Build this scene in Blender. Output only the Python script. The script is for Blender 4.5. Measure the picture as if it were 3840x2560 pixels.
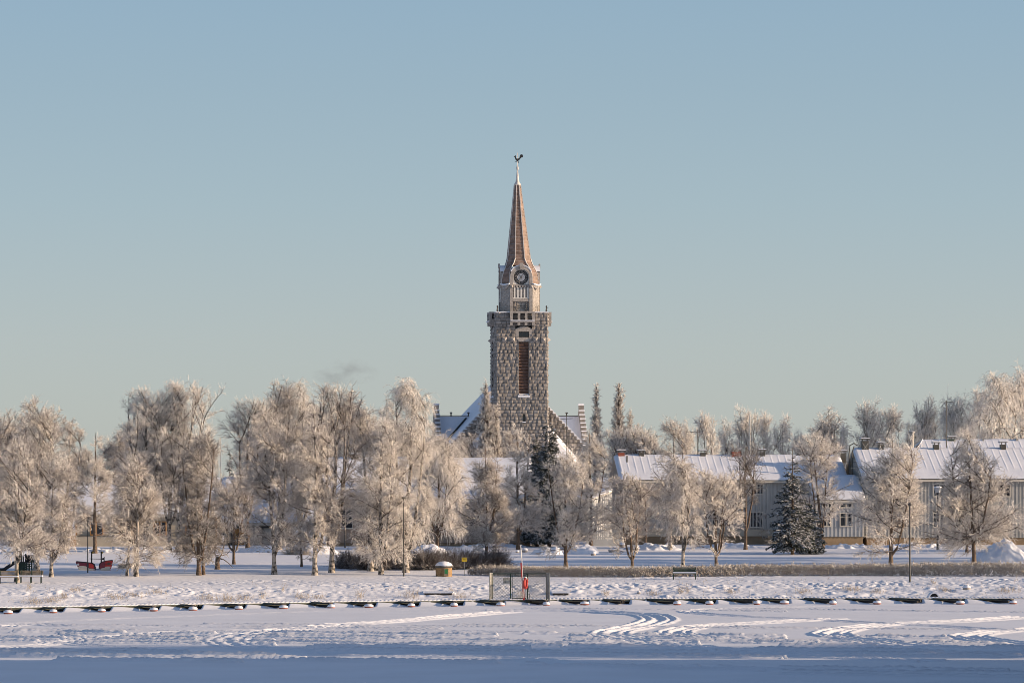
import bpy, math, random
import numpy as np
from mathutils import Vector, Matrix
for o in list(bpy.data.objects): bpy.data.objects.remove(o, do_unlink=True)
scn = bpy.context.scene
col = scn.collection
R_ = math.radians
# ------------------------------------------------------------------ camera
F = 14400.0; EYE = 8.8; YH = 1780.0          # focal length in photo pixels, eye height over the ice, horizon row
cd = bpy.data.cameras.new('camera'); cam = bpy.data.objects.new('camera', cd); col.objects.link(cam)
cd.sensor_width = 36; cd.lens = F / 3840 * 36
cam.location = (0, 0, EYE); cam.rotation_euler = (R_(90), 0, 0)
cd.shift_y = (YH - 1280) / 3840
cd.clip_start = 1; cd.clip_end = 12000
scn.camera = cam
# ------------------------------------------------------------------ light
SUN_AZ = 84.0; SUN_EL = 12.0                  # azimuth to the right of straight behind the camera
w = bpy.data.worlds.new('World'); scn.world = w; w.use_nodes = True
nt = w.node_tree; nt.nodes.clear()
sky = nt.nodes.new('ShaderNodeTexSky'); sky.sky_type = 'NISHITA'; sky.sun_disc = False
sky.sun_elevation = R_(SUN_EL); sky.sun_rotation = R_(180 - SUN_AZ)
sky.altitude = 0; sky.air_density = .56; sky.dust_density = .62; sky.ozone_density = .35
bg = nt.nodes.new('ShaderNodeBackground'); bg.inputs[1].default_value = 0.104
wo = nt.nodes.new('ShaderNodeOutputWorld')
tcw = nt.nodes.new('ShaderNodeTexCoord'); spw = nt.nodes.new('ShaderNodeSeparateXYZ'); nt.links.new(tcw.outputs['Generated'], spw.inputs[0])
rw = nt.nodes.new('ShaderNodeValToRGB'); e_ = rw.color_ramp.elements               # pale winter haze lying low in the sky
HZ = ((0.0, (.45, .47, .455)), (.035, (.42, .465, .475)), (.07, (.355, .453, .503)), (.125, (.275, .405, .505)))
e_.new(.035); e_.new(.07)
for k_ in range(4): e_[k_].position = (0.0, .035, .07, .125)[k_] if k_ < 3 else 1.0
e_[3].position = .125
for k_ in range(4): e_[k_].color = (*HZ[k_][1], 1)
nt.links.new(spw.outputs[2], rw.inputs[0])
sw = nt.nodes.new('ShaderNodeVectorMath'); sw.operation = 'SCALE'; sw.inputs['Scale'].default_value = 1 / (.104 * 1.68); nt.links.new(rw.outputs[0], sw.inputs[0])
fw = nt.nodes.new('ShaderNodeMapRange'); fw.inputs[1].default_value = .10; fw.inputs[2].default_value = .40; fw.inputs[3].default_value = .80; fw.inputs[4].default_value = 0; nt.links.new(spw.outputs[2], fw.inputs[0])
mw = nt.nodes.new('ShaderNodeMix'); mw.data_type = 'RGBA'; nt.links.new(fw.outputs[0], mw.inputs[0]); nt.links.new(sky.outputs[0], mw.inputs[6]); nt.links.new(sw.outputs[0], mw.inputs[7])
nt.links.new(mw.outputs[2], bg.inputs[0]); nt.links.new(bg.outputs[0], wo.inputs[0])
sd = bpy.data.lights.new('sun', 'SUN'); so = bpy.data.objects.new('sun', sd); col.objects.link(so)
sd.energy = 3.95; sd.angle = R_(0.5); sd.color = (1.0, 0.74, 0.49)
S = Vector((math.sin(R_(SUN_AZ)) * math.cos(R_(SUN_EL)), -math.cos(R_(SUN_AZ)) * math.cos(R_(SUN_EL)), math.sin(R_(SUN_EL))))
so.rotation_euler = S.to_track_quat('Z', 'Y').to_euler()
vs = scn.view_settings; vs.view_transform = 'Standard'; vs.look = 'None'; vs.gamma = 1; vs.exposure = 0.75
scn.cycles.max_bounces = 6; scn.cycles.diffuse_bounces = 3; scn.cycles.volume_bounces = 0
scn.cycles.pixel_filter_type = 'BLACKMAN_HARRIS'; scn.cycles.filter_width = .85
# ------------------------------------------------------------------ helpers
def sc(D): return D / F
def P(px, row, D): return Vector(((px - 1920) / F * D, D, EYE - (row - YH) / F * D))
_T = np.random.default_rng(5).random((256, 256))
def vn(x, y, seed=0):
    x = np.asarray(x, float) + seed * 37.7; y = np.asarray(y, float) + seed * 91.3
    xi = np.floor(x).astype(int); yi = np.floor(y).astype(int); fx = x - xi; fy = y - yi
    fx = fx * fx * (3 - 2 * fx); fy = fy * fy * (3 - 2 * fy)
    a = _T[xi & 255, yi & 255]; b = _T[(xi + 1) & 255, yi & 255]; c = _T[xi & 255, (yi + 1) & 255]; d = _T[(xi + 1) & 255, (yi + 1) & 255]
    return a + (b - a) * fx + (c - a) * fy + (a - b - c + d) * fx * fy
def fbm(x, y, o=3, seed=0):
    s = 0; a = 1; t = 0
    for k in range(o): s = s + a * vn(x * 2 ** k, y * 2 ** k, seed + k); t += a; a *= .5
    return s / t
def sstep(a, b, x):
    t = np.clip((np.asarray(x, float) - a) / (b - a), 0, 1); return t * t * (3 - 2 * t)
_dr = np.array([[-400, 2303], [0, 2296], [400, 2289], [800, 2281], [1300, 2273], [2000, 2264], [3000, 2259], [3840, 2259], [4400, 2260]])
_dD = EYE * F / (_dr[:, 1] - YH); _dX = (_dr[:, 0] - 1920) / F * _dD
def yd(x): return np.interp(x, _dX, _dD)      # the line of the pontoon's front edge
def gz(x, y):                                  # land height without the small relief
    s = np.asarray(y, float) - yd(x)
    z = -.5 + .55 * sstep(1.2, 2.8, s) + 1.15 * sstep(2.6, 15, s) + .4 * sstep(15, 34, s) + .2 * sstep(34, 62, s) + .22 * sstep(60, 115, s) + .5 * sstep(150, 600, s)
    return z
def hit(px, row):
    lo = None
    for D in np.arange(248, 620, .25):
        p = P(px, row, D)
        if p.z <= float(gz(p.x, D)): return D
    return 620
def mat(name, color=(.5, .5, .5), rough=.6, metal=0, spec=None, bump=None, var=0, vscale=3.0, snow=None, coord='Object', vdetail=4, col2=None, vcon=(.35, .65)):
    """principled + noise colour variation + optional bump (scale,strength) + optional snow on upward faces (threshold,width)"""
    m = bpy.data.materials.new(name); m.use_nodes = True; n = m.node_tree; b = n.nodes['Principled BSDF']
    b.inputs['Roughness'].default_value = rough; b.inputs['Metallic'].default_value = metal
    if spec is not None: b.inputs['Specular IOR Level'].default_value = spec
    tc = n.nodes.new('ShaderNodeTexCoord'); L = n.links.new
    out = None
    if var or col2:
        no = n.nodes.new('ShaderNodeTexNoise'); no.inputs['Scale'].default_value = vscale; no.inputs['Detail'].default_value = vdetail
        L(tc.outputs[coord], no.inputs['Vector'])
        cr = n.nodes.new('ShaderNodeValToRGB'); L(no.outputs[0], cr.inputs[0])
        c2 = col2 or tuple(c * (1 - var) for c in color); c1 = color if col2 else tuple(min(1, c * (1 + var)) for c in color)
        cr.color_ramp.elements[0].color = (*c2, 1); cr.color_ramp.elements[1].color = (*c1, 1)
        cr.color_ramp.elements[0].position = vcon[0]; cr.color_ramp.elements[1].position = vcon[1]
        out = cr.outputs[0]
    if snow:
        g = n.nodes.new('ShaderNodeNewGeometry'); sx = n.nodes.new('ShaderNodeSeparateXYZ'); L(g.outputs['Normal'], sx.inputs[0])
        ns = n.nodes.new('ShaderNodeTexNoise'); ns.inputs['Scale'].default_value = snow[2] if len(snow) > 2 else 6.0; ns.inputs['Detail'].default_value = 3
        L(tc.outputs[coord], ns.inputs['Vector'])
        ad = n.nodes.new('ShaderNodeMath'); ad.operation = 'MULTIPLY_ADD'; L(ns.outputs[0], ad.inputs[0]); ad.inputs[1].default_value = snow[3] if len(snow) > 3 else .8; L(sx.outputs[2], ad.inputs[2])
        mr = n.nodes.new('ShaderNodeMapRange'); L(ad.outputs[0], mr.inputs[0]); mr.inputs[1].default_value = snow[0]; mr.inputs[2].default_value = snow[0] + snow[1]
        mx = n.nodes.new('ShaderNodeMix'); mx.data_type = 'RGBA'; L(mr.outputs[0], mx.inputs[0])
        if out: L(out, mx.inputs[6])
        else: mx.inputs[6].default_value = (*color, 1)
        mx.inputs[7].default_value = (*(snow[4] if len(snow) > 4 else (.80, .81, .84)), 1)
        out = mx.outputs[2]
    if out: L(out, b.inputs['Base Color'])
    else: b.inputs['Base Color'].default_value = (*color, 1)
    if bump:
        nb = n.nodes.new('ShaderNodeTexNoise'); nb.inputs['Scale'].default_value = bump[0]; nb.inputs['Detail'].default_value = 5; L(tc.outputs[coord], nb.inputs['Vector'])
        bp = n.nodes.new('ShaderNodeBump'); bp.inputs['Strength'].default_value = bump[1]; bp.inputs['Distance'].default_value = bump[2] if len(bump) > 2 else .05
        L(nb.outputs[0], bp.inputs['Height']); L(bp.outputs[0], b.inputs['Normal'])
    return m
SNOW = (.80, .83, .91)
M = {}
M['snow'] = mat('snow', SNOW, .75, spec=.3, bump=(3.5, .35, .06), var=.02, vscale=.6)
M['lake'] = mat('lake_snow', SNOW, .7, spec=.35, bump=(5, .25, .03), var=.03, vscale=.25)
M['roofsnow'] = mat('roof_snow', SNOW, .75, spec=.3, bump=(2.0, .25, .05), var=.02)
M['frost'] = mat('frosted_twigs', (.31, .26, .235), .85, var=.5, vscale=2, snow=(.05, .7, 2.2, 1.1, (.93, .89, .84)))
M['frost2'] = mat('heavily_frosted_twigs', (.42, .365, .33), .85, var=.45, vscale=2, snow=(-.30, .8, 2.2, 1.1, (.95, .91, .86)))
M['frost3'] = mat('lightly_frosted_twigs', (.13, .115, .11), .85, var=.4, vscale=2, snow=(.25, .7, 2.2, 1.0, (.78, .75, .72)))
M['limb'] = mat('dark_limbs', (.085, .065, .055), .85, var=.4, vscale=3, snow=(1.0, .4, 3, .8))
M['bark'] = mat('brown_bark', (.13, .095, .07), .9, var=.5, vscale=7, bump=(14, .6, .04), snow=(1.0, .4, 5, .9))
M['birch'] = mat('birch_bark', (.40, .36, .32), .8, col2=(.05, .045, .04), vscale=4.5, vcon=(.42, .54), bump=(10, .3, .02), snow=(1.05, .3))
M['spruce'] = mat('spruce_needles', (.016, .028, .022), .8, var=.5, vscale=3, snow=(.78, .35, 2.0, .9))
M['stone'] = mat('rough_granite', (.26, .242, .23), .9, var=.35, vscale=1.8, vdetail=4, vcon=(.3, .7), snow=(1.15, .3, 4, .6), bump=(9, .5, .05))
def stonemat():
    m = M['stone']; n = m.node_tree; L = n.links.new; b = n.nodes['Principled BSDF']; src = b.inputs['Base Color'].links[0].from_socket
    at = n.nodes.new('ShaderNodeAttribute'); at.attribute_name = 'tone'; mx = n.nodes.new('ShaderNodeMix'); mx.data_type = 'RGBA'; mx.blend_type = 'MULTIPLY'; mx.inputs[0].default_value = 1
    L(src, mx.inputs[6]); L(at.outputs['Color'], mx.inputs[7]); L(mx.outputs[2], b.inputs['Base Color'])
stonemat()
M['stone2'] = mat('smooth_granite', (.35, .325, .305), .85, var=.22, vscale=3.5, vdetail=8, snow=(.95, .1, 1, .15), bump=(16, .2, .02))
M['frostplaster'] = mat('frosted_panel', (.62, .60, .58), .8, var=.15, vscale=3)
M['copper'] = mat('copper_shingles', (.205, .135, .105), .6, var=.35, vscale=1.3, vdetail=6, bump=(8, .2, .03), snow=(1.05, .3, 3, .9))
M['lead'] = mat('frosted_lead', (.62, .58, .55), .5, var=.15)
M['black'] = mat('black_metal', (.02, .02, .022), .5)
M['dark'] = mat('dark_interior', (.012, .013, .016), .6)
M['louvre'] = mat('brown_louvres', (.17, .10, .075), .7, var=.3, vscale=2)
M['glass'] = mat('window_glass', (.025, .03, .04), .08, spec=.6)
M['white'] = mat('white_paint', (.72, .70, .66), .6, var=.06)
M['cream'] = mat('cream_trim', (.56, .53, .47), .6, var=.06)
M['cladgrey'] = mat('grey_green_boards', (.41, .41, .395), .75, var=.10, vscale=.8)
M['cladblue'] = mat('blue_grey_boards', (.42, .44, .46), .75, var=.10, vscale=.8)
M['cladtan'] = mat('tan_siding', (.36, .28, .22), .75, var=.12, vscale=.8)
M['cladsand'] = mat('sand_siding', (.48, .42, .33), .75, var=.10, vscale=.8)
M['plinth'] = mat('tan_plinth', (.26, .19, .12), .85, var=.15, vscale=1)
M['orange'] = mat('orange_wood', (.42, .22, .08), .7, var=.2, vscale=2)
M['brickred'] = mat('red_brick', (.30, .09, .06), .85, var=.25, vscale=4)
M['flue'] = mat('dark_sheet_metal', (.085, .08, .07), .6, var=.25, vscale=2)
M['green'] = mat('dark_green_paint', (.025, .05, .035), .6, var=.3, vscale=6, snow=(.9, .2))
M['dockwood'] = mat('weathered_green_timber', (.075, .085, .07), .8, var=.4, vscale=3, snow=(1.0, .3, 5, .8))
M['darkwood'] = mat('dark_wet_timber', (.022, .018, .016), .7, var=.4, vscale=3)
M['wood'] = mat('weathered_wood', (.30, .235, .16), .8, var=.3, vscale=5, snow=(.95, .3))
M['binwood'] = mat('bin_slats', (.33, .21, .10), .75, var=.3, vscale=6)
M['grey'] = mat('galvanised_steel', (.33, .32, .30), .5, var=.1, snow=(1.1, .3))
M['redp'] = mat('red_paint', (.55, .05, .04), .5, var=.1, vscale=5)
M['maroon'] = mat('maroon_paint', (.20, .035, .055), .5, var=.1, vscale=5)
M['yellow'] = mat('yellow_sign', (.75, .52, .03), .5)
M['amber'] = mat('yellow_panel', (.62, .36, .05), .5)
M['greensign'] = mat('green_sticker', (.04, .25, .07), .5)
M['buoyred'] = mat('red_float', (.30, .10, .07), .6)
M['wire'] = mat('frosted_wire', (.34, .34, .31), .7, var=.4, vscale=8, snow=(.9, .4))
M['weed'] = mat('frosted_weeds', (.50, .44, .37), .85, var=.35, vscale=3, snow=(.9, .5))
M['hedge'] = mat('hedge_twigs', (.15, .11, .08), .85, var=.5, vscale=2.5, snow=(.15, .5, 3, .9, (.86, .82, .76)))
M['shrub'] = mat('shrub_twigs', (.07, .055, .05), .85, var=.5, vscale=2.5, snow=(.45, .7, 2, .9, (.78, .77, .78)))
M['lampglass'] = mat('lantern_glass', (.40, .42, .45), .2)

def tag(o, label=None, cat=None, group=None, kind=None):
    if label: o['label'] = label
    if cat: o['category'] = cat
    if group: o['group'] = group
    if kind: o['kind'] = kind
    return o
def empty(name, loc, rz=0, label=None, cat=None, group=None):
    o = bpy.data.objects.new(name, None); col.objects.link(o); o.location = loc; o.rotation_euler = (0, 0, rz)
    return tag(o, label, cat, group)
def mesh_np(name, chunks, m, parent=None, smooth=False, loc=None):
    """chunks: list of (verts Nx3, quads Mx4)"""
    vs_ = []; qs = []; off = 0
    for v, q in chunks:
        v = np.asarray(v, float).reshape(-1, 3); vs_.append(v); qs.append(np.asarray(q).reshape(-1, 4) + off); off += len(v)
    v = np.concatenate(vs_); q = np.concatenate(qs).astype(np.int32)
    me = bpy.data.meshes.new(name); me.vertices.add(len(v)); me.vertices.foreach_set('co', v.astype(np.float32).ravel())
    me.loops.add(q.size); me.loops.foreach_set('vertex_index', q.ravel())
    me.polygons.add(len(q)); me.polygons.foreach_set('loop_start', np.arange(len(q), dtype=np.int32) * 4)
    me.update(calc_edges=True); me.materials.append(m) if m else None
    if smooth: me.shade_smooth()
    o = bpy.data.objects.new(name, me); col.objects.link(o); o.parent = parent
    if loc is not None: o.location = loc
    return o
class MB:
    def __init__(s): s.v = []; s.f = []
    def add(s, vs, fs):
        o = len(s.v); s.v += [tuple(v) for v in vs]; s.f += [tuple(i + o for i in f) for f in fs]; return s
    def box(s, x0, x1, y0, y1, z0, z1):
        return s.add([(x, y, z) for z in (z0, z1) for x, y in ((x0, y0), (x1, y0), (x1, y1), (x0, y1))],
                     [(3, 2, 1, 0), (4, 5, 6, 7), (0, 1, 5, 4), (1, 2, 6, 5), (2, 3, 7, 6), (3, 0, 4, 7)])
    def bar(s, a, b, w, h=None):
        a = Vector(a); b = Vector(b); h = h or w; d = (b - a).normalized(); up = Vector((0, 0, 1)) if abs(d.z) < .95 else Vector((0, 1, 0))
        r = d.cross(up).normalized() * w / 2; u = r.cross(d).normalized() * h / 2
        return s.add([p + i * r + j * u for p in (a, b) for i, j in ((-1, -1), (1, -1), (1, 1), (-1, 1))],
                     [(3, 2, 1, 0), (4, 5, 6, 7), (0, 1, 5, 4), (1, 2, 6, 5), (2, 3, 7, 6), (3, 0, 4, 7)])
    def prism(s, pts, y0, y1):                 # polygon in the xz plane, extruded along y
        n = len(pts); vs = [(x, y0, z) for x, z in pts] + [(x, y1, z) for x, z in pts]
        return s.add(vs, [tuple(range(n)), tuple(range(2 * n - 1, n - 1, -1))] + [((i + 1) % n, i, i + n, (i + 1) % n + n) for i in range(n)])
    def prismz(s, pts, z0, z1):
        n = len(pts); vs = [(x, y, z0) for x, y in pts] + [(x, y, z1) for x, y in pts]
        return s.add(vs, [tuple(range(n - 1, -1, -1)), tuple(range(n, 2 * n))] + [(i, (i + 1) % n, (i + 1) % n + n, i + n) for i in range(n)])
    def lathe(s, prof, n=12, c=(0, 0, 0), rot=0, axis='z'):
        vs = []; fs = []
        for r, z in prof:
            for k in range(n):
                a = 2 * math.pi * k / n + rot
                p = (r * math.cos(a), r * math.sin(a), z) if axis == 'z' else (r * math.cos(a), z, r * math.sin(a))
                vs.append((c[0] + p[0], c[1] + p[1], c[2] + p[2]))
        for i in range(len(prof) - 1):
            for k in range(n):
                q = (i * n + k, i * n + (k + 1) % n, (i + 1) * n + (k + 1) % n, (i + 1) * n + k)
                fs.append(q if axis == 'z' else q[::-1])
        top = tuple(range((len(prof) - 1) * n, len(prof) * n)); bot = tuple(range(n - 1, -1, -1))
        fs += [bot, top] if axis == 'z' else [bot[::-1], top[::-1]]
        return s.add(vs, fs)
    def tube(s, pts, rs, n=8):
        pts = [Vector(p) for p in pts]; vs = []; fs = []
        for i, p in enumerate(pts):
            d = (pts[min(i + 1, len(pts) - 1)] - pts[max(i - 1, 0)]).normalized(); up = Vector((0, 0, 1)) if abs(d.z) < .9 else Vector((0, 1, 0))
            r = d.cross(up).normalized(); u = r.cross(d)
            for k in range(n): a = 2 * math.pi * k / n; vs.append(p + (r * math.cos(a) + u * math.sin(a)) * rs[i])
        for i in range(len(pts) - 1):
            for k in range(n): fs.append((i * n + k, i * n + (k + 1) % n, (i + 1) * n + (k + 1) % n, (i + 1) * n + k))
        fs += [tuple(range(n - 1, -1, -1)), tuple(range((len(pts) - 1) * n, len(pts) * n))]
        return s.add(vs, fs)
    def build(s, name, m, parent=None, smooth=False, loc=None, rz=0):
        me = bpy.data.meshes.new(name); me.from_pydata(s.v, [], s.f); me.update(); me.materials.append(m) if m else None
        if smooth: me.shade_smooth()
        o = bpy.data.objects.new(name, me); col.objects.link(o); o.parent = parent
        if loc is not None: o.location = loc
        if rz: o.rotation_euler = (0, 0, rz)
        return o
def dup(o, parent=None, loc=None, rz=None, label=None, scale=None):
    def rec(a, p):
        c = a.copy(); col.objects.link(c); c.parent = p
        for ch in list(a.children): rec(ch, c)
        return c
    c = rec(o, parent)
    if loc is not None: c.location = loc
    if rz is not None: c.rotation_euler = (0, 0, rz)
    if scale is not None: c.scale = scale
    if label: c['label'] = label
    return c
def grid_sheet(name, xs, ys, zf, m):
    X, Y = np.meshgrid(xs, ys); Z = zf(X, Y); nx, ny = len(xs), len(ys)
    v = np.stack([X, Y, Z], -1).reshape(-1, 3); i = np.arange(nx - 1)[None, :] + nx * np.arange(ny - 1)[:, None]
    q = np.stack([i, i + 1, i + 1 + nx, i + nx], -1).reshape(-1, 4)
    return mesh_np(name, [(v, q)], m, smooth=True)
def dense(a, b, step, lo, hi):
    mid = np.arange(a, b, step); out = []
    d = step
    x = b; r = []
    while x < hi: r.append(x); d *= 1.25; x += d
    x = a - step; d = step; l = []
    while x > lo: l.append(x); d *= 1.25; x -= d
    return np.concatenate([[lo], l[::-1], mid, r, [hi]])
BOOM_PX = [45, 208, 388, 573, 733, 900, 1056, 1226, 1388, 1557, 1720, 1876, 2042, 2194, 2350, 2525, 2675, 2819, 2956, 3120, 3288, 3455, 3616, 3785]
BOOMX = [float((p - 1920) / F * (EYE * F / (np.interp(p, _dr[:, 0], _dr[:, 1]) - YH) - 2.7)) for p in BOOM_PX]
# ------------------------------------------------------------------ frozen lake
def ip(px, row): D = EYE * F / (row - YH); return ((px - 1920) / F * D, D)
def zt(reg, pts):                       # track points noted in enlarged views of the photo
    return [ip(reg[0] + x * .40816, 2100 + y * .40816) for x, y in pts]
r1, r2, r3, r4 = (0,), (960,), (1920,), (2880,)
tracks = []                              # (points, width scale, depth)
def T(segs, wd=1.0, dp=1.0):
    p = []
    for s_ in segs: p += s_
    tracks.append((p, wd, dp))
T([zt(r2, [(2100, 462)]), zt(r3, [(0, 462), (600, 468), (1000, 487), (1250, 505), (1345, 540), (1290, 575), (1080, 625), (930, 655), (900, 690), (1050, 722), (1300, 760), (1700, 800), (2200, 850)]), zt(r4, [(600, 890), (1500, 930)])], 1.35, 1.5)
T([zt(r4, [(600, 540), (0, 572)]), zt(r3, [(1900, 595), (1640, 620), (1500, 650), (1520, 680), (1700, 705), (2350, 735)]), zt(r4, [(600, 745), (1200, 790), (1700, 840), (2350, 880)])], 1.2, 1.4)
T([zt(r4, [(500, 420), (0, 432)]), zt(r3, [(2100, 437), (1780, 450), (1620, 470), (1750, 490), (2100, 515), (2350, 525)]), zt(r4, [(500, 550), (1050, 580), (1500, 600), (2000, 630), (2600, 660)])], .8, 1.0)
T([zt(r4, [(2350, 520), (1800, 560), (1080, 590), (780, 625), (600, 660), (600, 690), (900, 728), (1300, 780), (1800, 815), (2350, 850)])], 1.35, 1.5)
T([zt(r4, [(2700, 620), (2100, 658), (1880, 685), (1850, 705), (2000, 735), (2350, 775), (2700, 800)])], 1.35, 1.4)
T([zt(r2, [(2290, 475), (1900, 508), (1200, 568), (700, 600), (0, 665)]), zt(r1, [(2200, 690), (2080, 725), (2060, 750), (2150, 785), (2350, 815)]), zt(r2, [(300, 825), (750, 862), (1300, 878), (2350, 905)]), zt(r3, [(600, 960), (1300, 985), (2350, 1010)])], 1.3, 1.4)
T([zt(r1, [(-400, 830), (0, 800), (300, 785), (560, 750), (930, 710), (1350, 675), (1700, 655), (2350, 640)])], .9, 1.1)
T([zt(r1, [(-300, 720), (200, 735), (560, 755), (900, 788), (1400, 800), (2350, 806)])], .8, 1.0)
T([zt(r1, [(-300, 600), (20, 612), (60, 600), (330, 588), (600, 605), (1100, 610), (1800, 612), (2350, 620)]), zt(r2, [(600, 630), (1500, 642), (2350, 662)]), zt(r3, [(760, 678), (1300, 700)])], .9, 1.1)
T([zt(r1, [(-400, 615), (300, 572), (700, 550), (1500, 520), (2350, 487)]), zt(r2, [(800, 462), (2350, 455)])], .6, .7)
rt_ = random.Random(12)
for rg, ys in ((r1, (588, 636, 664, 700, 722, 752, 838, 858, 884, 914)), (r2, (590, 612, 668, 700, 722, 758, 790, 826, 920)), (r3, (440, 600, 676, 700, 730, 752, 792, 836, 868, 960)), (r4, (452, 620, 700, 752, 784, 830, 858, 1000, 1040))):
    for y0 in ys:
        sl = rt_.uniform(22, 34); a0 = rt_.choice((-500, -500, 100, 500)); a1 = rt_.choice((2800, 2500, 1700, 2200)); big = y0 > 650
        tracks.append((zt(rg, [(a0 + (a1 - a0) * k / 5, y0 + sl * (a0 + (a1 - a0) * k / 5) / 2350 + rt_.uniform(-2.0, 2.0)) for k in range(6)]), .9 if big else .5, -1.15 if big else -.7))
XS = dense(-37, 37, .11, -3000, 3000); YS = dense(158, 268, .13, -60, 420)
def spline(pts, step=.07):
    pts = np.array(pts); out = []
    n = len(pts)
    for i in range(n - 1):
        p0, p1, p2, p3 = pts[max(i - 1, 0)], pts[i], pts[i + 1], pts[min(i + 2, n - 1)]
        L = np.hypot(*(p2 - p1)); k = max(2, int(L / step)); t = np.linspace(0, 1, k, endpoint=False)[:, None]
        m1 = (p2 - p0) / 2; m2 = (p3 - p1) / 2
        out.append((2 * t ** 3 - 3 * t ** 2 + 1) * p1 + (t ** 3 - 2 * t ** 2 + t) * m1 + (-2 * t ** 3 + 3 * t ** 2) * p2 + (t ** 3 - t ** 2) * m2)
    return np.concatenate(out)
def lake_z(X, Y):
    ny, nx = X.shape
    Z = .035 * (fbm(X / 6, Y / 2.5, 3, 3) - .5) + .012 * (fbm(X / .7, Y / .5, 2, 8) - .5) + .05 * (fbm(X / 14, Y / 1.6, 3, 4) - .5) * (vn(X / 25, Y / 12, 7))
    acc = np.zeros((ny, nx)); cnt = np.zeros((ny, nx))
    rng = np.random.default_rng(3)
    for pts, wd, dp in tracks:
        c = spline(pts); d = np.gradient(c, axis=0); d /= np.hypot(d[:, 0], d[:, 1])[:, None] + 1e-9; nrm = np.stack([-d[:, 1], d[:, 0]], 1)
        wd = wd * .85; off = np.arange(-1.25, 1.2501, .04)
        a = np.abs(off)
        prof = -.09 * np.exp(-(off / .20) ** 4) + .085 * np.exp(-((a - .40) / .12) ** 2) - .07 * np.exp(-((a - .66) / .11) ** 2) + .10 * np.exp(-((a - .90) / .13) ** 2)
        px = c[:, 0, None] + nrm[:, 0, None] * off * wd; py = c[:, 1, None] + nrm[:, 1, None] * off * wd
        if dp < 0: prof = .115 * np.exp(-((off - .45) / .16) ** 2) - .05 * np.exp(-((off) / .2) ** 2) + .06 * np.exp(-((off + .5) / .16) ** 2)
        ch = .75 + .5 * vn(px / 1.3, py / 1.3, 11); ch2 = (fbm(px / .30, py / .30, 2, 21) - .45) * (.07 if dp > 0 else .04)
        h = (prof[None, :] * ch + ch2 * (a < (1.05 if dp > 0 else .75))) * (dp * .58 if dp > 0 else -1.7 * dp)
        m = (px > -36.9) & (px < 36.9) & (py > 158.1) & (py < 267)
        ix = np.searchsorted(XS, px[m]) ; iy = np.searchsorted(YS, py[m])
        np.add.at(acc, (iy, ix), h[m]); np.add.at(cnt, (iy, ix), 1)
    Z = Z + np.where(cnt > 0, acc / np.maximum(cnt, 1), 0)
    s = Y - yd(X)                           # drifts blown against the pontoon between the booms
    bd = np.full(X.shape, 9.0)
    for bx in BOOMX: bd = np.minimum(bd, np.where(X < bx + .25, (bx + .25 - X) , 9.0))
    dr = sstep(.15, 2.9, bd) * np.clip(1 - (bd - 2.9) * .0, 0, 1)
    Z = Z + .27 * sstep(-2.3, -.2, s) * dr * (s < 2) * (np.abs(X) < 40)
    Z = np.where(np.abs(X) > 60, 0, Z)
    return Z
tag(grid_sheet('frozen_lake', XS, YS, lake_z, M['lake']), kind='structure')
# ------------------------------------------------------------------ land
def land_z(X, Y):
    Z = gz(X, Y); s = Y - yd(X)
    bank = sstep(2.6, 4, s) * (1 - sstep(10, 15, s)); tr = sstep(7, 10, s) * (1 - sstep(19, 25, s))
    Z = Z + bank * (.35 + .9 * sstep(.35, .65, vn(X / 6, Y / 3, 61))) * (.13 * (fbm(X / 1.9, Y / 1.6, 3, 13) - .45) + .5 * np.maximum(0, vn(X / .9, Y / .8, 17) - .76) + .10 * (fbm(X / .4, Y / .4, 2, 63) - .5))
    Z = Z + tr * .19 * (fbm(X / .24, Y / .24, 2, 23) - .5) * (.15 + 1.3 * vn(X / 4, Y / 1.8, 29) ** 2)
    Z = Z + sstep(20, 30, s) * (.05 * (fbm(X / 4, Y / 3, 3, 31) - .5) + .03 * (fbm(X / .6, Y / .6, 2, 37) - .5) * (vn(X / 6, Y / 3, 41) > .45))
    for D0, wd in ((338, 1.2), (347, .8), (312, .8)):
        Z = Z - .07 * np.exp(-((Y - D0 - 2 * (vn(X / 12, X * 0, 43) - .5)) / wd) ** 2) * (.5 + vn(X / 1.0, Y / .6, 44))
    # rise of ground added out of frame on the right, under the shade caster
    Z = np.maximum(Z, 1.9 * sstep(29.5, 33, X) * (1 - sstep(183, 187, Y)) - .5)
    return Z
LX = dense(-37, 37, .105, -3000, 3000); LY = np.concatenate([np.arange(-60, 246, 6), dense(247, 291, .16, 246.5, 8000)])
def _ly():
    a = np.arange(-60, 246, 6); b = np.arange(246, 291, .125); c = np.arange(291, 385, .45); d = 385 * 1.06 ** np.arange(0, 54)
    return np.concatenate([a, b, c, d])
tag(grid_sheet('snowy_ground', LX, _ly(), land_z, M['snow']), kind='structure')
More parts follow.
